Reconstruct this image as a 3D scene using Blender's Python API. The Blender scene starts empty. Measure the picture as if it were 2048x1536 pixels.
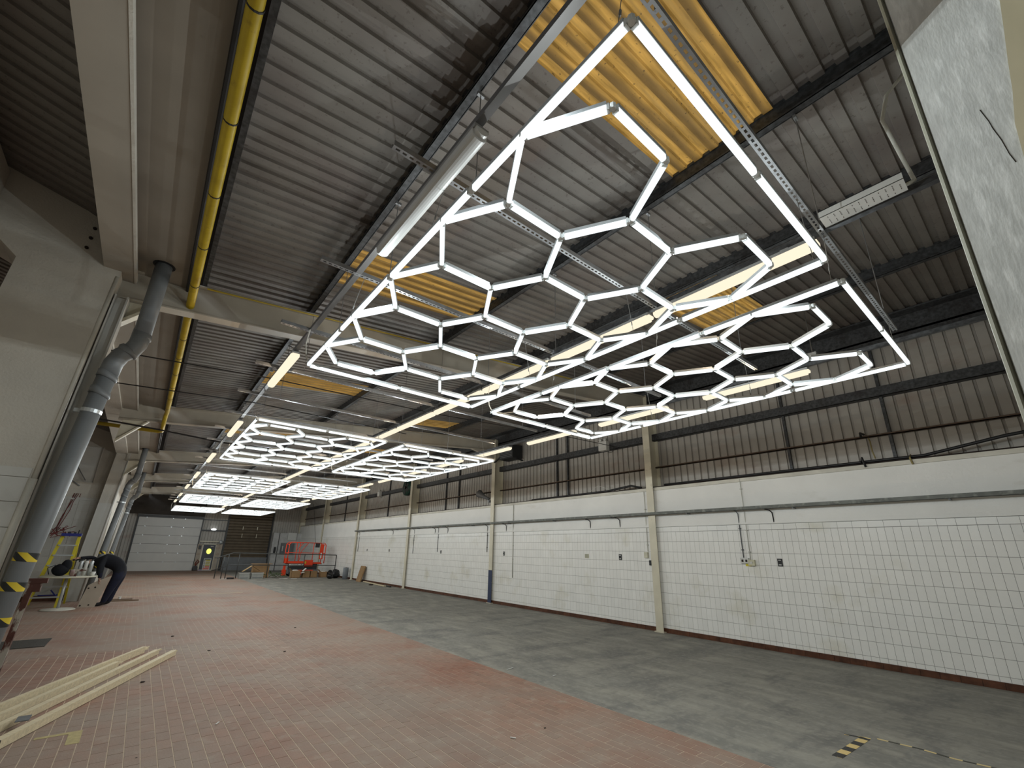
import bpy, bmesh, math, random
from mathutils import Vector, Matrix
random.seed(7)
R = math.radians
S = bpy.context.scene
COL = S.collection
# ---------------------------------------------------------------- camera
CAMZ = 1.8
FPX, YAW, PIT, ROL, PCX, PCY = 868.186, R(39.145), R(17.405), R(1.1353), 1025.8, 829.99
fw = Vector((math.sin(YAW)*math.cos(PIT), math.cos(YAW)*math.cos(PIT), math.sin(PIT)))
r0 = Vector((math.cos(YAW), -math.sin(YAW), 0)); u0 = r0.cross(fw)
rv = r0*math.cos(ROL)+u0*math.sin(ROL); uv = u0*math.cos(ROL)-r0*math.sin(ROL)
cam = bpy.data.cameras.new('camera'); camo = bpy.data.objects.new('camera', cam); COL.objects.link(camo)
m = Matrix((rv, uv, -fw)).transposed().to_4x4(); m.translation = Vector((0, 0, CAMZ)); camo.matrix_world = m
cam.sensor_fit = 'HORIZONTAL'; cam.sensor_width = 36; cam.lens = FPX/2048*36
cam.shift_x = -(PCX-1024)/2048; cam.shift_y = (PCY-768)/2048; cam.clip_start = .05; cam.clip_end = 200
S.camera = camo
# ---------------------------------------------------------------- world, light, exposure
W = bpy.data.worlds.new('world'); S.world = W; W.use_nodes = True
W.node_tree.nodes['Background'].inputs[0].default_value = (.80, .88, 1, 1)
W.node_tree.nodes['Background'].inputs[1].default_value = 2.8
S.view_settings.view_transform = 'Standard'; S.view_settings.look = 'None'; S.view_settings.gamma = 1
S.view_settings.use_curve_mapping = False
S.view_settings.exposure = -0.3
S.cycles.use_denoising = True
S.cycles.max_bounces = 7; S.cycles.diffuse_bounces = 5; S.cycles.glossy_bounces = 3
S.cycles.sample_clamp_indirect = 6
E_TUBE, E_WARM = 1.55, 1.3
P_TUBE, P_WARM = 26.0, 12.0      # watts of each lamp put unseen below panels and battens to carry their light
C_TUBE, C_WARM = (.92, .99, 1.0), (1.0, .90, .68)

# ---------------------------------------------------------------- materials
def mat(name, col, rough=.7, metal=0, var=.12, scale=3.0, bump=0, bscale=None, col2=None, stretch=None, spec=.4, detail=6, thr=None, coord='Object'):
    M = bpy.data.materials.new(name); M.use_nodes = True; N = M.node_tree; n = N.nodes; L = N.links
    b = n['Principled BSDF']; b.inputs['Roughness'].default_value = rough; b.inputs['Metallic'].default_value = metal
    b.inputs['Specular IOR Level'].default_value = spec
    tc = n.new('ShaderNodeTexCoord'); vec = n.new('ShaderNodeNewGeometry').outputs['Position'] if coord == 'World' else tc.outputs[coord]
    if stretch:
        mp = n.new('ShaderNodeMapping'); mp.inputs['Scale'].default_value = stretch; L.new(vec, mp.inputs[0]); vec = mp.outputs[0]
    t = n.new('ShaderNodeTexNoise'); t.inputs['Scale'].default_value = scale; t.inputs['Detail'].default_value = detail; L.new(vec, t.inputs['Vector'])
    r = n.new('ShaderNodeValToRGB'); e = r.color_ramp.elements
    e[0].position, e[1].position = thr or (.3, .7)
    c2 = col2 or tuple(c*(1-var*2) for c in col)
    e[0].color = (*c2, 1); e[1].color = (*col, 1)
    L.new(t.outputs['Fac'], r.inputs['Fac']); L.new(r.outputs['Color'], b.inputs['Base Color'])
    if bump:
        t2 = n.new('ShaderNodeTexNoise'); t2.inputs['Scale'].default_value = bscale or scale*8; L.new(vec, t2.inputs['Vector'])
        bp = n.new('ShaderNodeBump'); bp.inputs['Strength'].default_value = bump; bp.inputs['Distance'].default_value = .02
        L.new(t2.outputs['Fac'], bp.inputs['Height']); L.new(bp.outputs[0], b.inputs['Normal'])
    M['ramp'] = r.name
    return M
def over(M, col, scale, thr, stretch=None, detail=8, amount=1.0, world=False, seed=0):
    """lay a second noise-shaped coat (dirt, wear) over a material's colour"""
    n = M.node_tree.nodes; L = M.node_tree.links; b = n['Principled BSDF']
    src = b.inputs['Base Color'].links[0].from_socket
    v = n.new('ShaderNodeNewGeometry').outputs['Position'] if world else n.new('ShaderNodeTexCoord').outputs['Object']
    mp = n.new('ShaderNodeMapping'); mp.inputs['Scale'].default_value = stretch or (1, 1, 1); mp.inputs['Location'].default_value = (seed, seed*2, seed); L.new(v, mp.inputs[0])
    t = n.new('ShaderNodeTexNoise'); t.inputs['Scale'].default_value = scale; t.inputs['Detail'].default_value = detail; t.inputs['Roughness'].default_value = .6; L.new(mp.outputs[0], t.inputs['Vector'])
    r = n.new('ShaderNodeMapRange'); r.inputs['From Min'].default_value, r.inputs['From Max'].default_value = thr; r.inputs['To Max'].default_value = amount; L.new(t.outputs['Fac'], r.inputs['Value'])
    mx = n.new('ShaderNodeMix'); mx.data_type = 'RGBA'; L.new(r.outputs[0], mx.inputs['Factor']); L.new(src, mx.inputs['A']); mx.inputs['B'].default_value = (*col, 1)
    L.new(mx.outputs['Result'], b.inputs['Base Color']); return M
def island(M, amt=.25):
    """each loose piece gets its own shade"""
    n = M.node_tree.nodes; L = M.node_tree.links; b = n['Principled BSDF']; src = b.inputs['Base Color'].links[0].from_socket
    g = n.new('ShaderNodeNewGeometry'); o = n.new('ShaderNodeObjectInfo'); a = n.new('ShaderNodeMath'); a.operation = 'ADD'
    L.new(g.outputs['Random Per Island'], a.inputs[0]); L.new(o.outputs['Random'], a.inputs[1])
    f = n.new('ShaderNodeMath'); f.operation = 'FRACT'; L.new(a.outputs[0], f.inputs[0])
    mr = n.new('ShaderNodeMapRange'); mr.inputs['To Min'].default_value = 1-amt; mr.inputs['To Max'].default_value = 1+amt; L.new(f.outputs[0], mr.inputs[0])
    mx = n.new('ShaderNodeVectorMath'); mx.operation = 'SCALE'; L.new(src, mx.inputs[0]); L.new(mr.outputs[0], mx.inputs['Scale']); L.new(mx.outputs[0], b.inputs['Base Color']); return M
def emit(name, col, st):
    M = bpy.data.materials.new(name); M.use_nodes = True; n = M.node_tree.nodes; n.clear()
    o = n.new('ShaderNodeOutputMaterial'); e = n.new('ShaderNodeEmission'); e.inputs[0].default_value = (*col, 1); e.inputs[1].default_value = st
    M.node_tree.links.new(e.outputs[0], o.inputs[0]); return M
def stripes(name, a, b_, k=16, vec=(1, 0, 1)):
    M = bpy.data.materials.new(name); M.use_nodes = True; n = M.node_tree.nodes; L = M.node_tree.links; bs = n['Principled BSDF']; bs.inputs['Roughness'].default_value = .5
    g = n.new('ShaderNodeTexCoord'); d = n.new('ShaderNodeVectorMath'); d.operation = 'DOT_PRODUCT'; d.inputs[1].default_value = vec; L.new(g.outputs['Object'], d.inputs[0])
    mu = n.new('ShaderNodeMath'); mu.operation = 'MULTIPLY'; mu.inputs[1].default_value = k; L.new(d.outputs['Value'], mu.inputs[0])
    f = n.new('ShaderNodeMath'); f.operation = 'FRACT'; L.new(mu.outputs[0], f.inputs[0]); c = n.new('ShaderNodeMath'); c.operation = 'GREATER_THAN'; c.inputs[1].default_value = .5; L.new(f.outputs[0], c.inputs[0])
    mx = n.new('ShaderNodeMix'); mx.data_type = 'RGBA'; mx.inputs['A'].default_value = (*a, 1); mx.inputs['B'].default_value = (*b_, 1); L.new(c.outputs[0], mx.inputs['Factor']); L.new(mx.outputs['Result'], bs.inputs['Base Color']); return M

TUBE = emit('tube_diffuser_light', C_TUBE, E_TUBE)
WARM = emit('warm_diffuser_light', C_WARM, E_WARM)
TUBE.cycles.emission_sampling = 'NONE'; WARM.cycles.emission_sampling = 'NONE'
ALU = mat('anodised_housing', (.50, .53, .54), .35, .4, .05)
CLEAR = mat('pale_plastic_joint', (.72, .76, .76), .25, 0, .05, 60)
WIRE = mat('steel_wire', (.25, .25, .24), .4, .6, .1)
CABLE_W = mat('white_cable_plastic', (.62, .62, .56), .5)
CABLE_B = mat('black_cable_plastic', (.015, .015, .016), .5)
ROOF = over(over(mat('lining_sheet_paint', (.195, .18, .16), .6, 0, .14, 1.3, stretch=(1, 1, 1), coord='World'), (.125, .098, .088), 1.1, (.42, .7), world=True, amount=.75), (.06, .045, .035), 26, (.60, .66), stretch=(1, 1, 1), world=True, amount=.55)
over(ROOF, (.25, .235, .21), .5, (.5, .75), world=True, amount=.4, seed=4)
CLAD = over(mat('cladding_paint', (.42, .40, .365), .6, 0, .08, 1.5, coord='World'), (.30, .23, .19), .9, (.54, .76), stretch=(1, 1, 2.2), world=True, amount=.7)
STEEL = over(mat('galvanised_purlin_steel', (.10, .105, .11), .55, .5, .3, 22, bump=.1), (.035, .03, .03), 3, (.5, .7), amount=.7, world=True)
STRUT = mat('zinc_channel', (.36, .37, .38), .4, .7, .15, 12)
CREAM = over(mat('cream_steel_paint', (.66, .62, .49), .45, 0, .08, 2.5, bump=.05, coord='World'), (.33, .27, .20), 5, (.62, .72), world=True, amount=.6)
BEAMP = over(mat('beige_beam_paint', (.43, .395, .33), .5, 0, .07, 2, coord='World'), (.25, .20, .15), 7, (.68, .74), world=True, amount=.7)
SOFF = over(mat('aged_brown_soffit_paint', (.235, .205, .165), .6, 0, .07, 2, coord='World'), (.14, .11, .08), 6, (.66, .74), world=True, amount=.7)
VALB = over(mat('beige_valley_paint', (.33, .295, .245), .6, 0, .06, 2, coord='World'), (.20, .16, .12), 7, (.68, .74), world=True, amount=.6)
PLAST = over(mat('painted_render', (.53, .50, .44), .8, 0, .07, 2.2, bump=.25, bscale=40, coord='World'), (.30, .28, .25), 1.8, (.62, .75), world=True, amount=.5)
WHITEW = over(mat('white_masonry_paint', (.80, .80, .77), .6, 0, .04, 1.5, bump=.25, bscale=25, coord='World'), (.52, .49, .42), 1.6, (.62, .8), stretch=(1, .7, 2), world=True, amount=.45)
TILE = over(island(mat('white_glazed_tile', (.82, .82, .79), .22, 0, .02, 3, bump=.06, bscale=14, coord='World'), .025), (.58, .55, .42), .9, (.55, .72), world=True, amount=.6, seed=2)
over(TILE, (.35, .33, .27), 30, (.71, .74), world=True, amount=.6, seed=5)
GROUT = mat('dark_grout', (.20, .195, .18), .9)
LTILE = over(island(mat('grey_glazed_tile', (.50, .50, .47), .4, 0, .04, 3, coord='World'), .04), (.32, .31, .28), 2, (.6, .75), world=True, amount=.5)
SKIRT = island(mat('brown_skirting_tile', (.125, .048, .024), .4, 0, .3, 8), .12)
BRICK = over(island(mat('red_paving_brick', (.30, .155, .105), .75, 0, .1, 9, bump=.15, bscale=60, coord='World'), .13), (.275, .222, .18), .55, (.28, .58), world=True, amount=.85)
over(BRICK, (.36, .31, .25), 5.0, (.56, .72), world=True, amount=.55, seed=3)
over(BRICK, (.24, .095, .06), .8, (.52, .70), world=True, amount=.55, seed=9)
BGROUT = mat('sandy_joint', (.60, .49, .37), .95, 0, .1, 20)
CONC = over(over(mat('grey_screed', (.225, .22, .195), .75, 0, .12, 1.6, bump=.08, bscale=30, coord='World', detail=10), (.33, .315, .265), 2.3, (.46, .66), stretch=(1.6, .45, 1), world=True, amount=.7), (.10, .10, .10), 1.3, (.50, .66), stretch=(.5, 1.4, 1), world=True, amount=.65, seed=6)
over(CONC, (.34, .33, .29), 14, (.50, .64), stretch=(1.3, .8, 1), world=True, amount=.35, seed=11)
over(CONC, (.13, .13, .125), 6, (.54, .66), stretch=(.7, 1.6, 1), world=True, amount=.4, seed=14)
over(CONC, (.45, .43, .37), 9, (.66, .72), stretch=(3, .5, 1), world=True, amount=.5, seed=8)
GALV = mat('grey_plastic_pipe', (.16, .172, .18), .48, 0, .06, 5)
DARKG = mat('black_rubber', (.01, .01, .011), .6)
BLACKP = mat('black_plastic', (.02, .022, .024), .45)
YPIPE = over(mat('yellow_pipe_paint', (.50, .36, .02), .45, 0, .1, 6), (.25, .17, .02), 14, (.6, .7), amount=.5)
YEL = mat('yellow_fibreglass', (.62, .52, .03), .5)
BLUE = mat('blue_plastic', (.02, .03, .22), .4)
BLUEP = over(mat('dark_blue_paint', (.03, .045, .10), .5), (.4, .38, .33), 8, (.66, .72), amount=.9)
RED = mat('orange_red_paint', (.78, .055, .012), .4, 0, .05)
CARD = mat('brown_cardboard', (.33, .205, .10), .85, 0, .1, 4)
WOODL = over(mat('raw_pine', (.74, .64, .44), .7, 0, .12, 4, stretch=(.6, 9, 9), bump=.15), (.45, .34, .19), 5, (.58, .72), stretch=(.4, 8, 8), amount=.7)
PLY = mat('pale_board', (.42, .36, .29), .7, 0, .08, 3)
TAPE = stripes('hazard_tape_print', (.012, .014, .014), (.66, .50, .03), 7.5)
TAPEF = stripes('floor_tape_print', (.02, .02, .02), (.68, .52, .20), 9.5, (1, 0, 0))
DARKBAG = mat('black_bag_plastic', (.008, .008, .009), .35, 0, .1, 8, bump=.5, bscale=30)
DOORW = mat('roller_door_paint', (.57, .56, .53), .45, 0, .03, 2)
SHUT = island(mat('brown_shutter_paint', (.16, .125, .085), .6, 0, .15, 3), .12)
GREYP = mat('grey_cabinet_paint', (.16, .17, .18), .5)
WHITEP = mat('white_panel_paint', (.60, .60, .57), .5, 0, .05)
RUST = over(mat('brown_rail_paint', (.10, .035, .025), .6, 0, .2, 9), (.45, .42, .36), 5, (.54, .60), stretch=(1, 1, .5), amount=.9, seed=1)
WOODF = over(mat('bare_yellow_plaster', (.55, .49, .33), .8, 0, .12, 5, stretch=(1, 1, .35)), (.2, .14, .07), 6, (.68, .76), amount=.7)
NEARW = over(mat('scratched_white_render', (.62, .63, .60), .75, 0, .10, 9, stretch=(4, 4, 1.1), bump=.1, bscale=30, detail=9, coord='Object'), (.76, .77, .74), 9, (.52, .66), stretch=(3.5, 3.5, .8), amount=.8, detail=10)
over(NEARW, (.43, .42, .40), 1.4, (.60, .75), stretch=(1, 6, .9), amount=.45, seed=5)
SKIN = mat('skin', (.42, .25, .18), .6); HAIR = mat('dark_hair', (.012, .01, .008), .7)
CLOTH = mat('black_cloth', (.006, .007, .012), .9, 0, .2, 8); JEANS = mat('navy_cloth', (.008, .010, .028), .9, 0, .2, 8)
SOIL = mat('dark_dirt', (.03, .022, .018), .95)
PAPER = mat('white_paper', (.75, .75, .72), .7)
GREENP = mat('green_plant_waste', (.06, .10, .03), .7)
# translucent glass-fibre roof light
SKY = mat('glassfibre_rooflight', (.42, .225, .048), .6, 0, .3, 5, stretch=(.5, 5, 1), detail=8, coord='World')
over(SKY, (.22, .13, .04), 2.2, (.48, .68), stretch=(.35, 5.5, 1), world=True, amount=.85); over(SKY, (.05, .03, .015), 28, (.63, .68), world=True, amount=.8)
def rib_shade(M):  # dark bands at the rib spacing: shading of the ribs painted into the colour
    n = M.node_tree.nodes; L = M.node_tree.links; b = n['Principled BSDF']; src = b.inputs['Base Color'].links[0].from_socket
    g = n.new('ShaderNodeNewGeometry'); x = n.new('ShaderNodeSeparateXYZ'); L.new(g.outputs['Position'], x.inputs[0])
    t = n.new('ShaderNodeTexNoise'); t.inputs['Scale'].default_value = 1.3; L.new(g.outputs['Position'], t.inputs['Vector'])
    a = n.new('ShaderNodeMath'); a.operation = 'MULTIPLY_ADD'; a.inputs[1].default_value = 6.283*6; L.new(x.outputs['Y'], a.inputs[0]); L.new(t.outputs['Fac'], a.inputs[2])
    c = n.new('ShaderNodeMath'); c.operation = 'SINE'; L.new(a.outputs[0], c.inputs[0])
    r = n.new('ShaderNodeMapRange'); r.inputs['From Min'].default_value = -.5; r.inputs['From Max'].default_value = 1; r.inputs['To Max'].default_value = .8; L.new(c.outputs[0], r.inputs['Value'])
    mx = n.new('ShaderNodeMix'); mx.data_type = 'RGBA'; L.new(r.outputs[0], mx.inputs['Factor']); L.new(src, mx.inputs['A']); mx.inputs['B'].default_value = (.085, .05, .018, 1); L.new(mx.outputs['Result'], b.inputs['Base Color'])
rib_shade(SKY)
def _translucent(M):
    n = M.node_tree.nodes; L = M.node_tree.links; b = n['Principled BSDF']; src = b.inputs['Base Color'].links[0].from_socket
    t = n.new('ShaderNodeBsdfTranslucent'); L.new(src, t.inputs[0]); a = n.new('ShaderNodeMixShader'); a.inputs[0].default_value = .75
    o = [x for x in n if x.type == 'OUTPUT_MATERIAL'][0]; L.new(b.outputs[0], a.inputs[1]); L.new(t.outputs[0], a.inputs[2]); L.new(a.outputs[0], o.inputs[0])
_translucent(SKY)
def brickplane():
    M = bpy.data.materials.new('red_paving_brick_far'); M.use_nodes = True; n = M.node_tree.nodes; L = M.node_tree.links; b = n['Principled BSDF']; b.inputs['Roughness'].default_value = .75; b.inputs['Specular IOR Level'].default_value = .4
    g = n.new('ShaderNodeNewGeometry'); mp = n.new('ShaderNodeMapping'); mp.inputs['Rotation'].default_value = (0, 0, R(90)); L.new(g.outputs['Position'], mp.inputs[0])
    t = n.new('ShaderNodeTexBrick'); t.inputs['Scale'].default_value = 1; t.inputs['Brick Width'].default_value = .235; t.inputs['Row Height'].default_value = .1155; t.inputs['Mortar Size'].default_value = .0035
    t.inputs['Color1'].default_value = (.27, .14, .10, 1); t.inputs['Color2'].default_value = (.33, .17, .115, 1); t.inputs['Mortar'].default_value = (.50, .41, .31, 1); L.new(mp.outputs[0], t.inputs['Vector']); L.new(t.outputs['Color'], b.inputs['Base Color'])
    over(M, (.275, .222, .18), .55, (.28, .58), world=True, amount=.85); over(M, (.36, .31, .25), 5.0, (.56, .72), world=True, amount=.55, seed=3); over(M, (.24, .095, .06), .8, (.52, .70), world=True, amount=.55, seed=9); return M
BRICKFAR = brickplane()

# ---------------------------------------------------------------- mesh helpers
class MB:
    def __init__(s): s.v = []; s.f = []; s.m = []; s.mi = 0
    def add(s, vs, fs):
        o = len(s.v); s.v += [tuple(p) for p in vs]; s.f += [tuple(i+o for i in f) for f in fs]; s.m += [s.mi]*len(fs); return s
    def mat(s, i): s.mi = i; return s
    def box(s, x0, x1, y0, y1, z0, z1, M=None):
        vs = [(x, y, z) for z in (z0, z1) for y in (y0, y1) for x in (x0, x1)]
        if M is not None: vs = [tuple(M @ Vector(v)) for v in vs]
        return s.add(vs, [(0, 2, 3, 1), (4, 5, 7, 6), (0, 1, 5, 4), (2, 6, 7, 3), (0, 4, 6, 2), (1, 3, 7, 5)])
    def bar(s, a, b, w, h):
        """rectangular bar between two points (w sideways, h along up)"""
        a = Vector(a); b = Vector(b); d = (b-a).normalized(); up = Vector((0, 0, 1)) if abs(d.z) < .95 else Vector((0, 1, 0))
        sd = d.cross(up).normalized()*w/2; u = sd.cross(d).normalized()*h/2
        return s.add([a-sd-u, a+sd-u, a-sd+u, a+sd+u, b-sd-u, b+sd-u, b-sd+u, b+sd+u], [(0, 2, 3, 1), (4, 5, 7, 6), (0, 1, 5, 4), (2, 6, 7, 3), (0, 4, 6, 2), (1, 3, 7, 5)])
    def tube(s, pts, r, n=8, cap=True):
        pts = [Vector(p) for p in pts]; rr = r if isinstance(r, (list, tuple)) else [r]*len(pts); o = len(s.v); vs = []
        d0 = (pts[1]-pts[0]).normalized(); up = Vector((0, 0, 1)) if abs(d0.z) < .9 else Vector((1, 0, 0)); x = d0.cross(up).normalized()
        for i, p in enumerate(pts):
            d = ((pts[min(i+1, len(pts)-1)]-p).normalized()+(p-pts[max(i-1, 0)]).normalized())
            d = d.normalized() if d.length > 1e-6 else d0
            x = (x-d*x.dot(d)).normalized(); y = d.cross(x)
            for k in range(n):
                a = 2*math.pi*k/n; vs.append(p+(x*math.cos(a)+y*math.sin(a))*rr[i])
        fs = [(i*n+k, i*n+(k+1) % n, (i+1)*n+(k+1) % n, (i+1)*n+k) for i in range(len(pts)-1) for k in range(n)]
        if cap: fs += [tuple(range(n-1, -1, -1)), tuple((len(pts)-1)*n+k for k in range(n))]
        return s.add(vs, fs)
    def prism(s, poly, axis, a, b):
        """poly in the two other axes, extruded along axis from a to b"""
        def P(u, v, w): return {'x': (w, u, v), 'y': (u, w, v), 'z': (u, v, w)}[axis]
        n = len(poly); vs = [P(u, v, a) for u, v in poly]+[P(u, v, b) for u, v in poly]
        return s.add(vs, [tuple(range(n-1, -1, -1)), tuple(range(n, 2*n))]+[(i, (i+1) % n, n+(i+1) % n, n+i) for i in range(n)])
    def lathe(s, prof, n=16, c=(0, 0, 0)):
        vs = []; fs = []
        for r, z in prof:
            for k in range(n):
                a = 2*math.pi*k/n; vs.append((c[0]+r*math.cos(a), c[1]+r*math.sin(a), c[2]+z))
        for i in range(len(prof)-1):
            for k in range(n): fs.append((i*n+k, i*n+(k+1) % n, (i+1)*n+(k+1) % n, (i+1)*n+k))
        fs += [tuple(range(n-1, -1, -1)), tuple((len(prof)-1)*n+k for k in range(n))]
        return s.add(vs, fs)
    def ball(s, c, r, n=10, m=6, sq=(1, 1, 1), jit=0):
        c = Vector(c); vs = [c+Vector((0, 0, -r*sq[2]))]; fs = []
        for i in range(1, m):
            t = math.pi*i/m
            for k in range(n):
                a = 2*math.pi*k/n; q = 1+random.uniform(-jit, jit)
                vs.append(c+Vector((r*math.sin(t)*math.cos(a)*sq[0], r*math.sin(t)*math.sin(a)*sq[1], -r*math.cos(t)*sq[2]))*q)
        vs.append(c+Vector((0, 0, r*sq[2])))
        for k in range(n): fs.append((0, 1+(k+1) % n, 1+k)); fs.append((len(vs)-1, 1+(m-2)*n+k, 1+(m-2)*n+(k+1) % n))
        for i in range(m-2):
            for k in range(n): fs.append((1+i*n+k, 1+i*n+(k+1) % n, 1+(i+1)*n+(k+1) % n, 1+(i+1)*n+k))
        return s.add(vs, fs)
    def mesh(s, name, mats, off=(0, 0, 0), smooth=False):
        me = bpy.data.meshes.new(name); o = Vector(off)
        me.from_pydata([tuple(Vector(p)-o) for p in s.v], [], s.f)
        for M in (mats if isinstance(mats, (list, tuple)) else [mats]): me.materials.append(M)
        if len(set(s.m)) > 1 or s.m and s.m[0]: me.polygons.foreach_set('material_index', s.m)
        if smooth: me.polygons.foreach_set('use_smooth', [True]*len(me.polygons))
        me.update(); return me
def root_of(o):
    while o.parent: o = o.parent
    return o
def link(name, me, parent=None, loc=None):
    o = bpy.data.objects.new(name, me); COL.objects.link(o)
    if parent is not None: o.parent = parent
    if loc is not None: o.location = loc
    return o
def wpos(o):
    p = Vector((0, 0, 0))
    while o: p += o.location; o = o.parent
    return p
def part(name, mb, mats, parent, smooth=False):
    """mesh given in world coordinates, child of parent"""
    return link(name, mb.mesh(name, mats, wpos(parent) if parent else (0, 0, 0), smooth), parent)
def tag(o, label=None, cat=None, group=None, kind=None):
    for k, v in (('label', label), ('category', cat), ('group', group), ('kind', kind)):
        if v: o[k] = v
    return o
def thing(name, label, cat, loc=(0, 0, 0), group=None):
    o = bpy.data.objects.new(name, None); COL.objects.link(o); o.location = loc; o.empty_display_size = .1
    return tag(o, label, cat, group)
def solo(name, mb, mats, label, cat, loc=(0, 0, 0), group=None, smooth=False):
    o = link(name, mb.mesh(name, mats, loc, smooth), None, loc); return tag(o, label, cat, group)
def struct(name, mb, mats, label, loc=(0, 0, 0), cat='structure'):
    o = link(name, mb.mesh(name, mats, loc), None, loc); return tag(o, label, cat, None, 'structure')
def dup(root, loc, label=None, group=None):
    r = root.copy(); COL.objects.link(r); r.location = loc
    if label: r['label'] = label
    if group: r['group'] = group
    for ch in list(root.children):
        c = ch.copy(); COL.objects.link(c); c.parent = r
        for g in list(ch.children):
            d = g.copy(); COL.objects.link(d); d.parent = c
    return r
NTH = ['first', 'second', 'third', 'fourth', 'fifth', 'sixth', 'seventh', 'eighth', 'ninth', 'tenth', 'eleventh', 'twelfth', 'thirteenth', 'fourteenth', 'fifteenth', 'sixteenth', 'seventeenth', 'eighteenth', 'nineteenth', 'twentieth', 'twenty-first', 'twenty-second', 'twenty-third', 'twenty-fourth', 'twenty-fifth']

# ---------------------------------------------------------------- extents
XW, XC, YN, YF, XL = 10.2, 10.55, -1.6, 40.9, -6.0
XE = 4.78                                   # edge between brick and screed
SL = .09
def zroof(x): return 5.30+SL*(x+.4)
def zraf(x): return 4.65+SL*(x+.4)
PORT = [6.63+6.92*k for k in range(5)]
# ================================================================= FLOOR
floor = struct('floor', MB().box(XL, XC, YN, YF+.2, -.25, -.0018), BGROUT, 'industrial hall floor of red paving brick and grey screed', cat='floor')
part('screed_slab', MB().box(XE, XC, YN, YF, -.005, 0), CONC, floor)['label'] = 'grey worn screed strip along the tiled wall'
YB = 11.0
BW, BL = .1155, .235
single = MB().box(0, BW-.0075, 0, BL-.0065, -.005, 0).mesh('brick', BRICK)
mb = MB(); i = 0; nb = 0
x = XE-BW
while x > XL:
    j = 0; y = YN+(BL/2 if i % 2 else 0)
    while y < YB:
        if 1.93 < x < XE and 2.45 < y < 5.2 and nb < 300 and y > 2.3+(4.7-x)*.75-.3:
            link('brick', single, floor, (x, y, random.uniform(-.0008, .0006))); nb += 1
        else:
            h = random.uniform(-.0008, .0006); a, b, c, d = x, x+BW-.0075, y, y+BL-.0065
            mb.add([(a, c, -.005), (b, c, -.005), (b, d, -.005), (a, d, -.005), (a, c, h), (b, c, h), (b, d, h), (a, d, h)], [(4, 5, 6, 7), (0, 1, 5, 4), (1, 2, 6, 5), (2, 3, 7, 6), (3, 0, 4, 7)])
        y += BL
    x -= BW; i += 1
tag(part('brick_paving', mb, BRICK, floor), kind='stuff')
tag(part('distant_brick_paving', MB().box(XL, XE, YB, YF, -.005, 0), BRICKFAR, floor), kind='stuff')
# ================================================================= RIGHT WALL
wr = struct('wall_right', MB().box(XW, XC+.05, YN, YF, 0, 3.39), [GROUT], 'white tiled long wall on the right with sheet cladding above', cat='wall')
part('painted_blockwork', MB().box(XW-.008, XW, YN, YF, 2.458, 3.39), WHITEW, wr)
part('cove', MB().prism([(XW-.008, 2.70), (XW-.014, 2.62), (XW-.030, 2.52), (XW-.042, 2.472), (XW-.042, 2.458), (XW-.008, 2.458)], 'y', YN, YF) if False else MB().add([(xx, yy, zz) for yy in (YN, YF) for xx, zz in ((XW-.008, 2.70), (XW-.012, 2.62), (XW-.024, 2.53), (XW-.036, 2.475), (XW-.036, 2.458), (XW-.008, 2.458))], [(k, (k+1) % 6, 6+(k+1) % 6, 6+k) for k in range(6)]), WHITEW, wr)
part('coping', MB().box(XW-.03, XC+.05, YN, YF, 3.392, 3.47), mat('cream_coping', (.66, .64, .56), .6, coord='World'), wr)
ledge = part('ledge_dirt', MB().box(XW+.01, XC, YN, YF, 3.471, 3.50), SOIL, wr)
TW, TH = .1165, .24
tsing = MB().box(-.008, 0, 0, TW-.004, 0, TH-.005).mesh('tile', TILE)
thalf = MB().box(-.008, 0, 0, 2*TW-.004, 0, .117-.005).mesh('tile', TILE)
mb = MB(); nt = 0
zr = [2.337-TH*(k+1) for k in range(9)]
y = -.6; k = 0
while y < YF-.2:
    for z in zr+[.10]:
        hgt = TH-.005 if z != .10 else (zr[-1]-.10-.005)
        if .15 < y < 3.35 and z != .10 and nt < 262:
            link('tile', tsing, wr, (XW, y, z)); nt += 1
        else:
            d = random.uniform(.0072, .0088)
            mb.add([(XW-d, y, z), (XW-d, y+TW-.004, z), (XW-d, y+TW-.004, z+hgt), (XW-d, y, z+hgt), (XW, y, z), (XW, y+TW-.004, z), (XW, y+TW-.004, z+hgt), (XW, y, z+hgt)], [(0, 3, 2, 1), (0, 1, 5, 4), (1, 2, 6, 5), (2, 3, 7, 6), (3, 0, 4, 7)])
    if k % 2 == 0:
        if .15 < y < 3.35: link('tile', thalf, wr, (XW, y, 2.340))
        else: mb.box(XW-.008, XW, y, y+2*TW-.004, 2.340, 2.340+.112)
    y += TW; k += 1
tag(part('tile_field', mb, TILE, wr), kind='stuff')
bb = struct('baseboard_right', MB().box(XW-.02, XW, YN, YF, 0, .003), SKIRT, 'brown tiled skirting along the foot of the white tiled wall', cat='baseboard')
mb = MB(); y = YN
while y < YF: mb.box(XW-.022, XW, y, y+.231, .001, .098); y += .235
tag(part('skirting_tile', mb, SKIRT, bb), kind='stuff')
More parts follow.
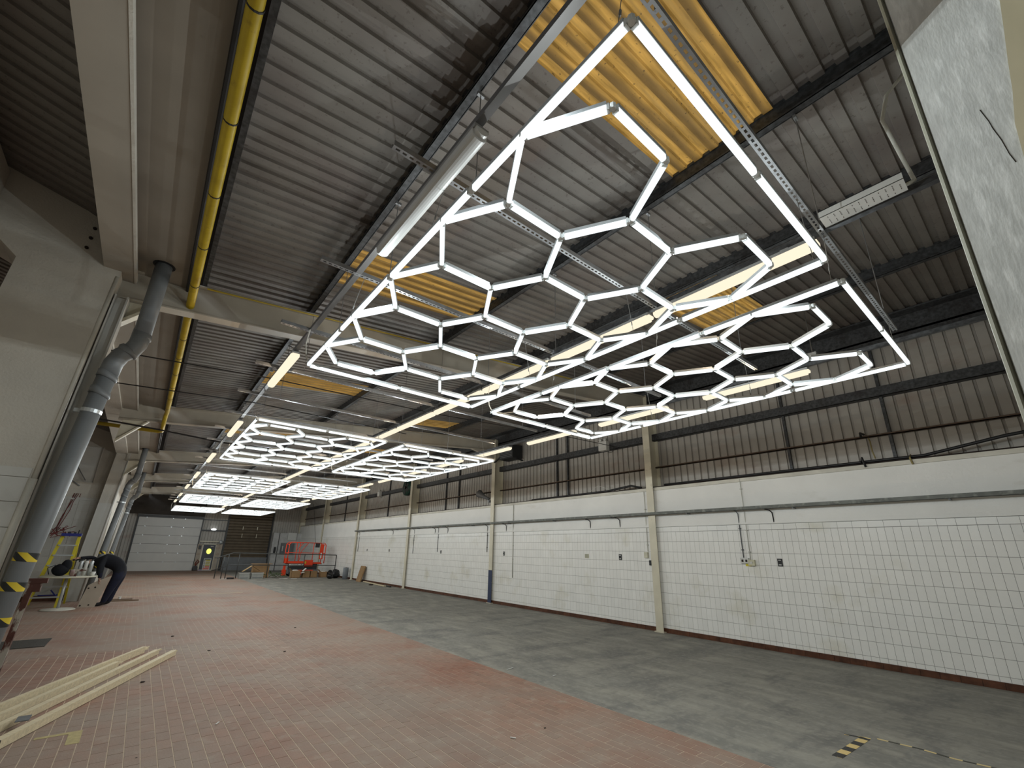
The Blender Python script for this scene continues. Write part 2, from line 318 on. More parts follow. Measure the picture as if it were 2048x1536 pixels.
# cladding sheets
def corrsheet(name, w, length, pitch, rib, flat, depth, M, fn):
    """profile runs over w, fn(u, t, d) -> xyz with t 0..1 along the sheet, d = rib height"""
    n = max(1, round(w/pitch)); p = w/n; pr = []
    for k in range(n): pr += [(k*p, 0), (k*p+p*flat, 0), (k*p+p*(flat+.05), depth), (k*p+p*(1-.05), depth)]
    pr.append((w, 0)); vs = []; fs = []
    for t in (0, 1):
        for u, d in pr: vs.append(fn(u, t, d))
    q = len(pr); fs = [(a, a+1, q+a+1, q+a) for a in range(q-1)]
    me = bpy.data.meshes.new(name); me.from_pydata(vs, [], fs); me.materials.append(M); me.update(); return me
cs = corrsheet('cladding_sheet', 1.08, 2.8, .18, .06, .74, .04, CLAD, lambda u, t, d: (d, u, t*2.88))
y = YN
while y < YF:
    link('cladding_sheet', cs, wr, (XC, y, 3.47)); y += 1.08
part('outer_skin', MB().box(XC+.05, XC+.1, YN, YF, 0, 6.6), SOIL, wr)
# ================================================================= ROOF
ceil = struct('ceiling', MB().box(XL-.1, XC+.1, YN-.1, YF+.2, 7.2, 7.25), SOIL, 'sloping corrugated sheet roof lining with amber rooflights', cat='ceiling')
ceil.location = (0, 0, 0)
bpy.data.meshes.remove(ceil.data)
ceil = struct('ceiling', MB().box(-.26, -.03, YN, YF, 5.325, 5.335), SOIL, 'sloping corrugated sheet roof lining with amber rooflights', cat='ceiling')
strips = [(-.03, 1.35), (1.35, 3.63), (3.63, 5.6), (5.6, 7.8), (7.8, 10.66)]
LIGHTS = {1: [(.80, 1.80), (4.90, 5.85), (10.15, 11.15), (16.3, 17.3)], 3: [(2.45, 3.55), (8.0, 8.0), (12.5, 13.4), (18.4, 19.4)]}
cache = {}
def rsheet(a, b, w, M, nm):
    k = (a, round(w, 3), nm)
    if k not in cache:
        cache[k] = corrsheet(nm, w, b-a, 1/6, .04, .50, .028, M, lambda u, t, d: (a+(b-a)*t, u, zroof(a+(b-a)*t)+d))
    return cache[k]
for si, (a, b) in enumerate(strips):
    y = YN; L = [s for s in LIGHTS.get(si, []) if s[1] > s[0]]
    while y < YF:
        hit = [s for s in L if abs(s[0]-y) < 1e-6]
        if hit:
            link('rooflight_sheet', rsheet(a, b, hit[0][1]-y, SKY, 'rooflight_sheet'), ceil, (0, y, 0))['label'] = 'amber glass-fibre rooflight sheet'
            y = hit[0][1]; continue
        nx = [s[0] for s in L if s[0] > y]; e = min([y+1.0]+nx)
        if e-y < .3: e = e
        link('roof_sheet', rsheet(a, b, e-y, ROOF, 'roof_sheet'), ceil, (0, y, 0)); y = e
# left bay roof (slopes down to the valley)
ls = corrsheet('roof_sheet', 1.0, 4, 1/6, .04, .50, .028, ROOF, lambda u, t, d: (-.95-5.1*t, u, 5.42+.28*5.1*t+d))
y = YN
while y < YF: link('roof_sheet', ls, ceil, (0, y, 0)); y += 1.0
# ================================================================= END WALLS / LEFT WALLS
wf = struct('wall_far', MB().box(XL, XC+.1, YF+.1, YF+.25, 0, 7.2), CLAD, 'far end wall with roller door, exit door and brown shutter', cat='wall')
fs_ = corrsheet('cladding_sheet', 1.08, 5.6, .18, .06, .74, .04, CLAD, lambda u, t, d: (u, d, t*6.5))
x = -1.0
while x < XW: link('cladding_sheet', fs_, wf, (x, YF, 0)); x += 1.08
wn = struct('wall_near', MB().box(XL, XC+.1, YN-.2, YN, 0, 7.2), PLAST, 'plain rendered wall behind the photographer', cat='wall')
wl = struct('wall_left', MB().box(XL-.2, XL, YN, YF, 0, 7.2), PLAST, 'plain rendered wall at the far left of the side bay', cat='wall')
w5 = struct('trim_1', MB().box(-2.05, -1.91, YN, 6.38, 0, 5.62), PLAST, 'rendered upper wall beside the near pier, left edge', cat='wall')
# cross wall behind the ladder, with a hatch
YX = 21.0
wx = MB()
wx.box(XL, -2.35, YX, YX+.25, 0, 6.8).box(-1.70, -1.0, YX, YX+.25, 0, 6.8).box(-2.35, -1.70, YX, YX+.25, 0, 3.8).box(-2.35, -1.70, YX, YX+.25, 5.05, 6.8)
wcx = struct('trim_2', wx, PLAST, 'grey cross wall behind the yellow stepladder with a high hatch', cat='wall')
mb = MB()
for k in range(13):
    for q in range(16):
        z = .16+k*.24; xx = -1.30-q*.3
        if z < 3.2: mb.box(xx-.294, xx, YX-.012, YX, z, z+.234)
tag(part('tile_field', mb, LTILE, wcx), kind='stuff')
part('tile_ledge', MB().box(XL, -1.3, YX-.05, YX, 3.19, 3.23), LTILE, wcx)
part('hatch_panel', MB().prism([(-2.4, 5.1), (-1.68, 5.1), (-1.68, 3.75), (-2.4, 3.75)], 'y', YX+.10, YX+.12), WHITEP, wcx)
part('hatch_bar', MB().bar((-2.5, YX-.04, 4.75), (-1.9, YX-.04, 3.85), .03, .03).bar((-2.75, YX-.04, 4.2), (-2.0, YX-.04, 3.65), .03, .03), GREYP, wcx)
struct('baseboard_left', MB().box(XL, -1.3, YX-.03, YX-.012, 0, .155), SKIRT, 'brown skirting at the foot of the grey cross wall', cat='baseboard')
def lean(x, z, k=.05, z0=1.8): return x+k*(z-z0)
# ------------- pier at the left edge
pier = thing('concrete_pier', 'wide rendered pier with grey tiled lower half beside the near grey downpipe', 'pier', (-1.3, 6.6, 0)); pier['kind'] = 'structure'
poly = [(-1.045, 0), (-.825, 4.86), (-.835, 4.93), (-1.15, 5.46), (-1.91, 5.78), (-2.6, 5.95), (-2.6, 5.2), (-1.79, 4.83), (-1.64, 4.69), (-1.66, 4.22), (-1.85, 0)]
part('shaft', MB().prism(poly, 'y', 6.40, 6.95), PLAST, pier)
mb = MB()
for xx, zz in ((-1.16, 5.31), (-1.165, 5.175), (-1.17, 5.04)): mb.tube([(xx, 6.385, zz), (xx, 6.41, zz)], .018, 10)
part('bolt_hole', mb, SOIL, pier)
e = lambda z: -1.045+.0452*z
q = 0
for k in range(11):
    z0 = .01+k*.24 if k < 10 else 2.41; z1 = z0+.234 if k < 10 else 2.5
    for j in range(4):
        a0, a1 = e(z0)-.05-.30*j, e(z0)-.05-.30*(j+1)+.005; b0, b1 = e(z1)-.05-.30*j, e(z1)-.05-.30*(j+1)+.005
        part('tile', MB().prism([(a1, z0), (a0, z0), (b0, z1), (b1, z1)], 'y', 6.386, 6.40), LTILE, pier)
part('corner_bead', MB().tube([(e(0)-.02, 6.40, 0), (e(2.4)-.02, 6.40, 2.4)], .035, 10).tube([(e(2.4)-.02, 6.41, 2.4), (e(4.8)-.02, 6.41, 4.8)], .022, 8), mat('cream_bead', (.62, .60, .53), .4), pier, True)
# steel column of the near portal standing behind the pier edge
def ibeam_col(nm, x0, x1, y0, y1, zt, M, label, group, ln=0.0, t=.016):
    o = thing(nm, label, 'column', ((x0+x1)/2, (y0+y1)/2, 0), group); o['kind'] = 'structure'
    def sl(a, b, c, d):
        m_ = MB(); dz = ln*zt; return m_.add([(a, c, 0), (b, c, 0), (b, d, 0), (a, d, 0), (a+dz, c, zt), (b+dz, c, zt), (b+dz, d, zt), (a+dz, d, zt)], [(3, 2, 1, 0), (4, 5, 6, 7), (0, 1, 5, 4), (1, 2, 6, 5), (2, 3, 7, 6), (3, 0, 4, 7)])
    part('front_flange', sl(x0, x0+t, y0, y1), M, o); part('back_flange', sl(x1-t, x1, y0, y1), M, o)
    part('web', sl(x0+t, x1-t, (y0+y1)/2-.006, (y0+y1)/2+.006), M, o); return o
ibeam_col('steel_column', -1.03, -.905, 6.43, 6.62, 4.6, WHITEP, 'cream steel column squeezed between the near pier and the grey downpipe', None, .045)
# right-hand columns
for k, y in enumerate(PORT+[PORT[-1]+6.4]):
    lab = ['cream steel column nearest the camera against the tiled wall', 'cream steel column with a dark blue painted foot', 'cream steel column next beyond the one with the blue foot', 'cream steel column with the leaning cardboard beside it', 'cream steel column just behind the orange scissor lift', 'cream steel column in the far right corner'][k]
    c = ibeam_col('steel_column', 10.10, 10.52, y-.10, y+.10, zroof(10.1)-.2, CREAM, lab, 'cream steel columns along the tiled wall')
    part('base_plate', MB().box(10.06, 10.5, y-.13, y+.13, 0, .02), CREAM, c)
    if k == 1: part('blue_painted_foot', MB().box(10.096, 10.10, y-.101, y+.101, .02, 1.12).box(10.097, 10.117, y-.103, y-.10, .02, 1.12), BLUEP, c)['label'] = 'dark blue painted foot'
# rafters
for k, y in enumerate(PORT):
    lab = f'cream steel roof beam, {NTH[k]} from the camera'
    o = thing('roof_beam', lab, 'beam', (5, y, 0), 'cream roof beams across the hall'); o['kind'] = 'structure'
    x0, x1 = -1.0, 10.12
    def pr(za, zb, w):
        return MB().prism([(x0, zraf(x0)+za), (x1, zraf(x1)+za), (x1, zraf(x1)+zb), (x0, zraf(x0)+zb)], 'y', y-w/2, y+w/2)
    part('bottom_flange', pr(0, .018, .18), BEAMP, o); part('top_flange', pr(.402, .42, .18), BEAMP, o); part('web', pr(.018, .402, .012), BEAMP, o)
    part('haunch', MB().prism([(9.0, zraf(9.0)), (10.12, zraf(10.12)), (10.12, zraf(10.12)-.34)], 'y', y-.06, y+.06), BEAMP, o)
    hb = MB().prism([(-.92, 4.62), (-.45, 4.66), (-.95, 4.10)], 'y', y-.006, y+.006).prism([(-.45, 4.66), (-.43, 4.64), (-.94, 4.06), (-.96, 4.10)], 'y', y-.07, y+.07)
    part('knee_bracket', hb, CREAM, o)
# purlins
for k, x in enumerate([1.35, 3.63, 5.6, 7.8]):
    z = zroof(x); mb = MB().box(x-.006, x+.006, YN, YF, z-.2, z-.002).box(x-.07, x, YN, YF, z-.2, z-.194).box(x, x+.07, YN, YF, z-.008, z-.002).box(x-.07, x-.064, YN, YF, z-.2, z-.175).box(x-.02, x+.02, YN, YF, z-.001, z+.037)
    part_ = solo('roof_purlin', mb, STEEL, f'dark galvanised roof purlin, {NTH[k]} from the yellow pipe', 'purlin', (x, 0, z-.2), 'roof purlins'); part_['kind'] = 'structure'
z = zroof(10.3); solo('eaves_beam', MB().box(10.28, 10.50, YN, YF, z-.40, z-.36).box(10.28, 10.30, YN, YF, z-.55, z-.02).box(10.05, 10.28, YN, YF, z-.06, z-.03), STEEL, 'dark eaves beam where the roof meets the clad wall', 'beam', (10.4, 0, z-.4))['kind'] = 'structure'
# girts on the cladding
g = solo('wall_rail', MB().box(XC-.16, XC, YN, YF, 4.78, 4.79).box(XC-.16, XC-.15, YN, YF, 4.78, 4.97).box(XC-.10, XC, YN, YF, 4.965, 4.975), STEEL, 'deep dark steel rail along the clad wall', 'rail', (XC-.1, 0, 4.78)); g['kind'] = 'structure'
g = solo('cable_ladder', MB().box(XC-.10, XC-.02, YN, YF, 4.03, 4.045).box(XC-.10, XC-.09, YN, YF, 4.03, 4.07).box(XC-.03, XC-.02, YN, YF, 4.03, 4.07), mat('rusty_steel', (.14, .10, .075), .8), 'thin rusty cable ladder across the cladding under the deep rail', 'cable ladder', (XC-.05, 0, 4.03))
for k, (y, za, zb) in enumerate([(1.62, 3.5, 6.05), (3.35, 3.5, 5.9), (9.95, 3.5, 5.9), (10.45, 3.5, 6.0), (16.6, 3.5, 5.9), (17.7, 3.5, 5.9), (24.0, 3.5, 5.8), (31.0, 3.5, 5.8)]):
    solo('wall_post', MB().box(XC-.07, XC-.01, y-.025, y+.025, za, zb), STEEL, f'slim dark upright on the cladding, {NTH[k]} from the near end', 'post', (XC-.04, y, za), 'slim uprights on the cladding')['kind'] = 'structure'
# ================================================================= VALLEY
def strip(nm, x0, x1, z0, z1, y0, y1, M, lab, cat='beam'):
    o = solo(nm, MB().box(x0, x1, y0, y1, z0, z1), M, lab, cat, ((x0+x1)/2, (y0+y1)/2, z0)); o['kind'] = 'structure'; return o
strip('valley_beam', -.985, -.70, 4.88, 4.90, YN, YF, VALB, 'long beige valley beam with a pale edge above the near pier')
strip('valley_beam_edge', -.712, -.690, 4.875, 4.935, YN, YF, PLAST, 'pale painted edge strip along the valley beam', 'trim')
strip('boxed_beam', -1.30, -.985, 4.83, 5.30, 6.96, 20.4, PLAST, 'boxed grey beam spanning from the near pier to the next left column')
strip('gutter_soffit', -.975, -.21, 5.03, 5.05, YN, YF, SOFF, 'beige soffit of the valley gutter beside the yellow pipe', 'soffit')
strip('gutter_side', -.985, -.97, 4.9, 5.46, YN, YF, SOIL, 'dark side of the valley gutter above the beam', 'gutter')
strip('eaves_rail', -.06, -.01, 5.12, 5.33, YN, YF, STEEL, 'dark rail along the low edge of the roof sheets', 'rail')
solo('cable_bunch', MB().tube([(-.20, YN, 5.0), (-.20, YF-4, 5.0)], .018, 6).tube([(-.165, YN, 5.02), (-.165, YF-4, 5.02)], .016, 6), CABLE_B, 'black cables running between the gutter soffit and the yellow pipe', 'cable', (-.2, 0, 5))
# yellow gas pipe
yp = thing('gas_pipe', 'yellow gas pipe running beside the valley gutter and turning left', 'pipe', (-.12, 6, 4.7))
part('pipe_run', MB().tube([(-.115, YN, 4.80), (-.14, 12.9, 4.80), (-.15, 13.1, 4.78), (-.155, 13.2, 4.62), (-.155, 14.2, 4.60), (-.22, 14.32, 4.60), (-1.9, 14.4, 4.60)], .046, 12), YPIPE, yp, True)
for k in range(14):
    y = .45+k*.92
    if y < 12.8: part('strap', MB().tube([(-.115-.002*y, y, 4.80), (-.115-.002*y, y+.014, 4.80)], .049, 12), DARKG, yp)
yp2 = solo('yellow_conduit', MB().tube([(x_/2, 6.53, zraf(x_/2)+.385) for x_ in range(0, 19, 2)], .011, 6), YPIPE, 'thin yellow pipe along the top of the first roof beam', 'pipe', (3, 6.4, 5))
# downpipes
def downpipe(dx, y, lab, tapes):
    o = thing('downpipe', lab, 'pipe', (-.7+dx, y, 0), 'grey rainwater downpipes')
    P = [(-.46, y-.1, 5.06), (-.475, y-.02, 4.12)], [(-.475, y-.02, 4.14), (-.49, y, 4.0), (-.53, y, 3.90), (-.60, y, 3.83), (-.64, y, 3.72), (-.655, y, 3.58)], [(-.655, y, 3.60), (-.81, y, 1.67), (-.945, y, 0)]
    P = [[(a+dx, b, c) for a, b, c in p] for p in P]
    part('upper_pipe', MB().tube(P[0], .083, 20), GALV, o, True); part('offset_bend', MB().tube(P[1], .088, 20), GALV, o, True); part('lower_pipe', MB().tube(P[2], .083, 20), GALV, o, True)
    def col(x, z, s=.05): return MB().tube([(x+dx+.004, y, z+.035), (x+dx, y, z+.03), (x+dx-.002, y, z-.03), (x+dx-.004, y, z-.035)], [.086, .096, .096, .086], 20)
    for x, z in ((-.475, 4.12), (-.655, 3.56), (-.672, 3.36), (-.552, 3.88)): part('collar', col(x, z), GALV, o, True)
    part('ceiling_ring', MB().tube([(-.46+dx, y-.1, 5.022), (-.46+dx, y-.1, 5.03)], .11, 20), DARKG, o)
    part('wall_bracket', MB().tube([(-.69+dx, y, 3.16), (-.693+dx, y, 3.12)], .089, 20).box(-.83+dx, -.75+dx, y+.02, y+.06, 3.12, 3.16), ALU, o)
    for z in tapes:
        x = lambda q: -.81-(1.67-q)*.0808
        part('hazard_tape', MB().tube([(x(z-.04)+dx, y, z-.04), (x(z+.04)+dx, y, z+.04)], .0855, 24, False), TAPE, o, True)['label'] = 'yellow and black hazard tape band'
    return o
downpipe(0, 6.3, 'grey plastic downpipe beside the near pier with three hazard tape bands', (1.66, 1.40, 1.10))
downpipe(-.07, 20.1, 'grey downpipe beyond the bending worker with a taped foot', (1.5, 1.05))
downpipe(-.07, 27.1, 'small grey downpipe farthest along the left side', (1.4,))
# left columns
for k, y in enumerate([20.5, 27.4, 34.3]):
    lab = ['tall rendered pier with tiled lower half behind the bending worker', 'rendered pier between the second and third downpipes', 'rendered pier next to the white roller door'][k]
    o = thing('concrete_pier', lab, 'pier', (-1.2, y, 0), 'piers along the left side'); o['kind'] = 'structure'
    a, b = -1.28, -.91
    if k: a += .12; b += .05
    f = lambda xx, z: lean(xx, z, .05, 4.9)
    part('shaft', MB().prism([(f(a, 0), 0), (f(b, 0), 0), (f(b, 5.0), 5.0), (f(a, 5.0), 5.0)], 'y', y, y+.4), PLAST, o)
    part('tiled_base', MB().prism([(f(a, 0), 0), (f(b, 0), 0), (f(b, 3.1), 3.1), (f(a, 3.1), 3.1)], 'y', y-.02, y), LTILE, o)
    part('corner_bead', MB().tube([(f(b, 0), y-.01, 0), (f(b, 5.0), y-.01, 5.0)], .03, 8), WHITEP, o, True)
strip('left_side_panel', -1.15, -1.10, 0, 5.0, 21.3, YF, PLAST, 'plain rendered wall between the far left piers', 'wall')
# guard post and floor grate by the downpipe
gp = thing('guard_post', 'brown and white painted steel guard at the foot of the near downpipe', 'guard', (-1.16, 10, 0))
part('upright', MB().bar((-1.20, 10, 0), (-1.13, 10, 1.22), .07, .09), RUST, gp)
part('arm', MB().box(-1.22, -.97, 9.95, 10.05, 1.20, 1.27).box(-1.10, -1.02, 9.96, 10.04, 1.08, 1.20), RUST, gp)
solo('floor_grate', MB().box(-1.62, -.95, 12.05, 12.95, 0, .012), mat('dark_grate', (.07, .065, .055), .6, .3, .2, 30, bump=.4), 'dark rectangular grate set in the brick floor by the guard post', 'grate', (-1.3, 12.5, 0))

# ================================================================= HEXAGON LIGHT PANELS
PW, PL, ZP = 2.167, 4.269, 3.724
A = PW/5
hexes = []
hh = A*math.sqrt(3)/2
y0 = (PL-10*hh)/2
for c in range(3):
    for q in range(5 if c != 1 else 4): hexes.append((A+c*1.5*A, y0+hh*(1+2*q)+(hh if c == 1 else 0)))
nodes = {}; edges = set()
def key(p): return (round(p[0], 3), round(p[1], 3))
for hx, hy in hexes:
    P = [key((hx+A*math.cos(R(60*k)), hy+A*math.sin(R(60*k)))) for k in range(6)]
    for k in range(6):
        a, b = P[k], P[(k+1) % 6]
        a = min(nodes, key=lambda n: (n[0]-a[0])**2+(n[1]-a[1])**2, default=a) if any((n[0]-a[0])**2+(n[1]-a[1])**2 < 1e-4 for n in nodes) else a
        nodes.setdefault(a, set())
        b = min(nodes, key=lambda n: (n[0]-b[0])**2+(n[1]-b[1])**2, default=b) if any((n[0]-b[0])**2+(n[1]-b[1])**2 < 1e-4 for n in nodes) else b
        nodes.setdefault(b, set())
        edges.add(tuple(sorted((a, b))))
fr = [((0, PL*k/4), (0, PL*(k+1)/4)) for k in range(4)]+[((PW, PL*k/4), (PW, PL*(k+1)/4)) for k in range(4)]+[((PW*k/2, 0), (PW*(k+1)/2, 0)) for k in range(2)]+[((PW*k/2, PL), (PW*(k+1)/2, PL)) for k in range(2)]
def tubemesh(L, nm):
    w = .0145; m_ = MB(); g = .026
    prof = [(-w, .008), (-w, -.016), (-w*.6, -.024), (w*.6, -.024), (w, -.016), (w, .008)]
    m_.mat(0).prism(prof, 'x', g, L-g)
    m_.mat(1).prism([(-w-.002, .0085), (w+.002, .0085), (w+.002, .030), (w*.5, .036), (-w*.5, .036), (-w-.002, .030)], 'x', g, L-g)
    m_.mat(2).box(g-.012, g, -w, w, -.018, .018).box(L-g, L-g+.012, -w, w, -.018, .018)
    return m_.mesh(nm, [TUBE, ALU, CLEAR])
TM = {}
def place_tube(a, b, par, nm):
    d = Vector((b[0]-a[0], b[1]-a[1], 0)); L = d.length; k = round(L, 3)
    if k not in TM: TM[k] = tubemesh(L, 'light_tube')
    o = link(nm, TM[k], par, (a[0], a[1], 0)); o.rotation_euler = (0, 0, math.atan2(d.y, d.x)); return o
deg = {}
for a, b in list(edges)+fr:
    for p, q in ((a, b), (b, a)): deg.setdefault(p, []).append(math.atan2(q[1]-p[1], q[0]-p[0]))
CM = {}
def fill_light(par, loc, watts, col):  # unseen zero-size point light, added because the dimmed diffusers light the hall too little
    k = (watts, col)
    if k not in LD:
        d = bpy.data.lights.new('fill_light', 'POINT'); d.energy = watts; d.color = col; d.shadow_soft_size = 0; LD[k] = d
    o = bpy.data.objects.new('fill_light', LD[k]); COL.objects.link(o); o.parent = par; o.location = loc; return o
LD = {}
def joint(angs):
    k = tuple(sorted(round(math.degrees(a)) % 360 for a in angs))
    if k not in CM:
        m_ = MB().lathe([(.014, -.016), (.017, -.010), (.017, .012), (.010, .02)], 8)
        for a in k:
            a = R(a); m_.bar((.010*math.cos(a), .010*math.sin(a), 0), (.030*math.cos(a), .030*math.sin(a), 0), .026, .022)
        CM[k] = m_.mesh('joint', CLEAR)
    return CM[k]
WM = {}
def wire(sx):
    if sx not in WM: WM[sx] = MB().tube([(0, 0, .03), (sx, 0, .493)], .0024, 4, False).tube([(sx*.25, 0, .13), (sx*.33, 0, .17)], .006, 5).mesh('suspension_wire', WIRE)
    return WM[sx]
def panel(x, y, z, row, side, label):
    o = thing('hexagon_light_panel', label, 'light', (x, y, z), 'hexagon grid light panels')
    for a, b in fr: place_tube(a, b, o, 'frame_tube')
    for a, b in sorted(edges): place_tube(a, b, o, 'light_tube')
    for p, an in deg.items(): link('joint', joint(an), o, (p[0], p[1], 0))
    for k in range(30):
        yk = .664+1.474*k-y
        if .02 < yk < PL-.02:
            for xx, sx in ((0, .09), (PW, -.09)): link('suspension_wire', wire(sx), o, (xx, yk, 0))
    for q in range(4):
        for xx in (.02, PW-.02): fill_light(o, (xx+(.72 if (q+(xx > 1)) % 2 and xx < 1 else 0)-(.72 if (q+(xx > 1)) % 2 and xx > 1 else 0), PL*(q+.5)/4, -.05), P_TUBE, (.90, .98, 1.0))
    c = MB().tube([(0.0, PL, .03), (-.03, PL+.02, .10), (-.05, PL+.03, .25), (-.04, PL+.0, .42)], .006, 6)
    c.tube([(.0, PL-.02, .03), (.10, PL-.04, -.01), (.2, PL-.1, .01), (.32, PL-y0, .02)], .005, 6)
    link('power_cable', c.mesh('power_cable', CABLE_W), o)
    return o
rown = ['nearest the camera', 'in the second row', 'in the third row', 'in the fourth row', 'in the farthest row']
for r_ in range(5):
    for s_ in range(2):
        panel(1.029+s_*2.533, .602+r_*7.0752, ZP, r_, s_, ('left' if s_ == 0 else 'right')+' white hexagon grid light panel '+rown[r_])
# ================================================================= SLOTTED CHANNELS
def channel():
    o = thing('slotted_channel', '', 'channel', (0, 0, 4.22)); Lc = 5.28
    m_ = MB().box(0, Lc, -.021, -.019, 0, .04).box(0, Lc, .019, .021, 0, .04)
    m_.box(0, Lc, -.019, -.007, 0, .002).box(0, Lc, .007, .019, 0, .002)
    k = 0.0
    while k < Lc: m_.box(k, k+.020, -.007, .007, 0, .002); k += .048
    link('channel_body', m_.mesh('channel_body', STRUT), o)
    for x in (1.35, 3.63, 5.6):
        xx = x-.72; h = zroof(x)-.2-4.22
        link('hanger_rod', MB().tube([(xx, 0, .0), (xx, 0, h)], .004, 6).box(xx-.03, xx+.03, -.012, .012, h-.05, h-.02).mesh('hanger_rod', STRUT), o)
    return o
c0 = channel()
for k in range(22):
    y = .664+1.474*k; lab = f'slotted zinc channel above the light panels, {NTH[k]} from the camera'
    if k == 0: c0.location = (.72, y, 4.22); c0['label'] = lab; c0['group'] = 'slotted channels under the purlins'
    else: dup(c0, (.72, y, 4.22), lab)
# ================================================================= BATTEN LIGHTS
def batten(L, lit, warmmat):
    o = thing('batten_light', '', 'light', (0, 0, 4.17))
    n = 10; prof = []
    for k in range(n+1):
        a = math.pi*k/n; prof.append((-.052*math.cos(a)*(1 if abs(math.cos(a)) > .3 else 1), -.062*math.sin(a)**.6))
    b = MB(); b.prism([(u, v) for u, v in prof], 'y', .03, L-.03); b.prism([(u*.8, v*.72) for u, v in prof], 'y', 0, .03).prism([(u*.8, v*.72) for u, v in prof], 'y', L-.03, L)
    link('diffuser', b.mesh('diffuser', warmmat), o)
    link('body', MB().box(-.05, .05, .01, L-.01, 0, .03).box(-.03, .03, .2, .26, .03, .05).box(-.03, .03, L-.26, L-.2, .03, .05).mesh('body', mat_body), o)
    if lit: fill_light(o, (0, L/2, -.09), P_WARM, (1.0, .78, .55))
    return o
mat_body = mat('grey_fitting_body', (.30, .30, .29), .6)
DULL = mat('unlit_opal_diffuser', (.60, .61, .60), .25, 0, .05)
GL = 'batten lights in three rows'
u = batten(1.45, False, DULL); u.location = (1.06, 1.637, 4.17); u['label'] = 'unlit grey opal batten light beside the near left light panel'; u['group'] = GL
bl = batten(1.46, True, WARM); bl.location = (1.05, 5.72, 4.17); bl['label'] = 'lit batten light, first lit one in the left row'; bl['group'] = GL
for k in range(6): dup(bl, (1.05, 9.87+4.13*k, 4.17), f'lit batten light, {NTH[k+1]} lit one in the left row')
for k in range(22): dup(bl, (3.63, .70+1.505*k, 4.17), f'warm batten light, {NTH[k]} from the camera in the unbroken centre row')
for k in range(15): dup(bl, (6.38, 1.63+2.09*k, 4.17), f'warm batten light, {NTH[k]} from the camera in the right row')
for x, nm in ((1.05, 'left'), (3.63, 'centre'), (6.38, 'right')):
    z = 4.222
    solo('lighting_trunking', MB().box(x-.025, x+.025, YN, 34, z, z+.045), mat('dark_trunking', (.12, .115, .11), .5, .3) if x < 2 else STEEL, f'dark trunking carrying the {nm} row of batten lights', 'trunking', (x, 0, z), 'light trunking')
# perforated gear tray with its cable
gt = thing('perforated_gear_tray', 'pale perforated metal tray at the near end of the centre light row', 'tray', (3.5, .4, 4.2))
part('tray', MB().box(3.40, 3.55, .14, .62, 4.20, 4.204).box(3.40, 3.403, .14, .62, 4.20, 4.25).box(3.547, 3.55, .14, .62, 4.20, 4.25), WHITEP, gt)
mb = MB()
for k in range(12):
    for j in range(5):
        if (k+j) % 4: mb.box(3.425+j*.022, 3.438+j*.022, .165+k*.037, .168+k*.037, 4.1985, 4.2)
part('slot_row', mb, SOIL, gt)
solo('loose_cable', MB().tube([(3.5, .16, 4.21), (3.62, .10, 4.3), (3.66, .13, 4.6), (3.55, .16, 4.85), (3.56, .10, 5.05), (3.66, .03, 5.2), (3.7, -.05, 5.3)], .013, 8), CABLE_W, 'pale grey cable curling up from the perforated tray', 'cable', (3.5, .1, 4.2), smooth=True)
solo('cross_wire', MB().tube([(-.85, 6.9, 4.05), (1.0, 7.0, 4.2), (4, 7.2, 4.32), (8, 7.4, 4.6), (10.1, 7.5, 4.7)], .009, 5), CABLE_B, 'taut black cable crossing the hall behind the near downpipe', 'cable', (4, 7, 4.2))
solo('cross_wire', MB().tube([(-.95, 8.0, 3.95), (1.0, 8.2, 4.12), (4, 8.6, 4.2)], .009, 5), CABLE_B, 'lower black cable crossing behind the near downpipe', 'cable', (1, 8, 4))
solo('cross_wire', MB().tube([(-3.0, 13.2, 4.5), (-1.0, 13.4, 4.50), (-.2, 13.5, 4.48), (1.2, 13.9, 4.46), (5, 14.2, 4.6)], .02, 5), CABLE_B, 'black cable bundle crossing under the second roof beam', 'cable', (1, 13, 4.5))

# ================================================================= WALL FITTINGS (right)
ct = thing('wall_cable_tray', 'long grey steel cable tray along the tiled wall in front of the columns', 'cable tray', (10.04, 10, 2.75))
part('tray', MB().box(10.02, 10.09, YN, 27.5, 2.755, 2.760).box(10.02, 10.024, YN, 27.5, 2.755, 2.825).box(10.086, 10.09, YN, 27.5, 2.755, 2.80), over(mat('weathered_steel', (.17, .18, .165), .6, .4, .2, 6), (.30, .31, .28), 9, (.55, .7), amount=.7), ct)
mb = MB(); y = 1.0
while y < 27: mb.box(10.03, 10.2, y, y+.03, 2.735, 2.755); y += 2.3
part('support_bracket', mb, GREYP, ct)
for k, y in enumerate([3.76, 7.7, 8.77, 12.75, 16.8, 17.9, 22.3]):
    m_ = MB().tube([(10.07, y+.10, 2.75), (10.12, y+.03, 2.73), (10.17, y, 2.68), (10.175, y-.01, 2.48)], .012, 8)
    solo('cut_cable', m_, CABLE_B, f'short black cable stub hanging from the wall tray, {NTH[k]} from the near end', 'cable', (10.17, y, 2.48), 'cable stubs under the wall tray', True)
def conduit(nm, y, z0, z1, M, lab, x=10.175, r=.011, hook=True):
    m_ = MB()
    pts = [(x, y, z0), (x, y, z1)]
    if hook: pts = [(x, y, z0), (x, y, z1-.08), (x-.03, y+.02, z1-.03), (x-.09, y+.06, z1)]
    m_.tube(pts, r, 8)
    z = z0+.15
    while z < z1-.15: m_.box(x-.008, x+.02, y-.025, y+.025, z, z+.02); z += .45
    return solo(nm, m_, M, lab, 'conduit', (x, y, z0), 'conduits on the tiled wall', True)
conduit('conduit', 4.47, 1.76, 2.77, GREYP, 'grey steel conduit dropping to the twin socket')
conduit('conduit', 4.33, 1.72, 3.46, CABLE_W, 'white plastic conduit beside the twin socket', hook=False, r=.008)
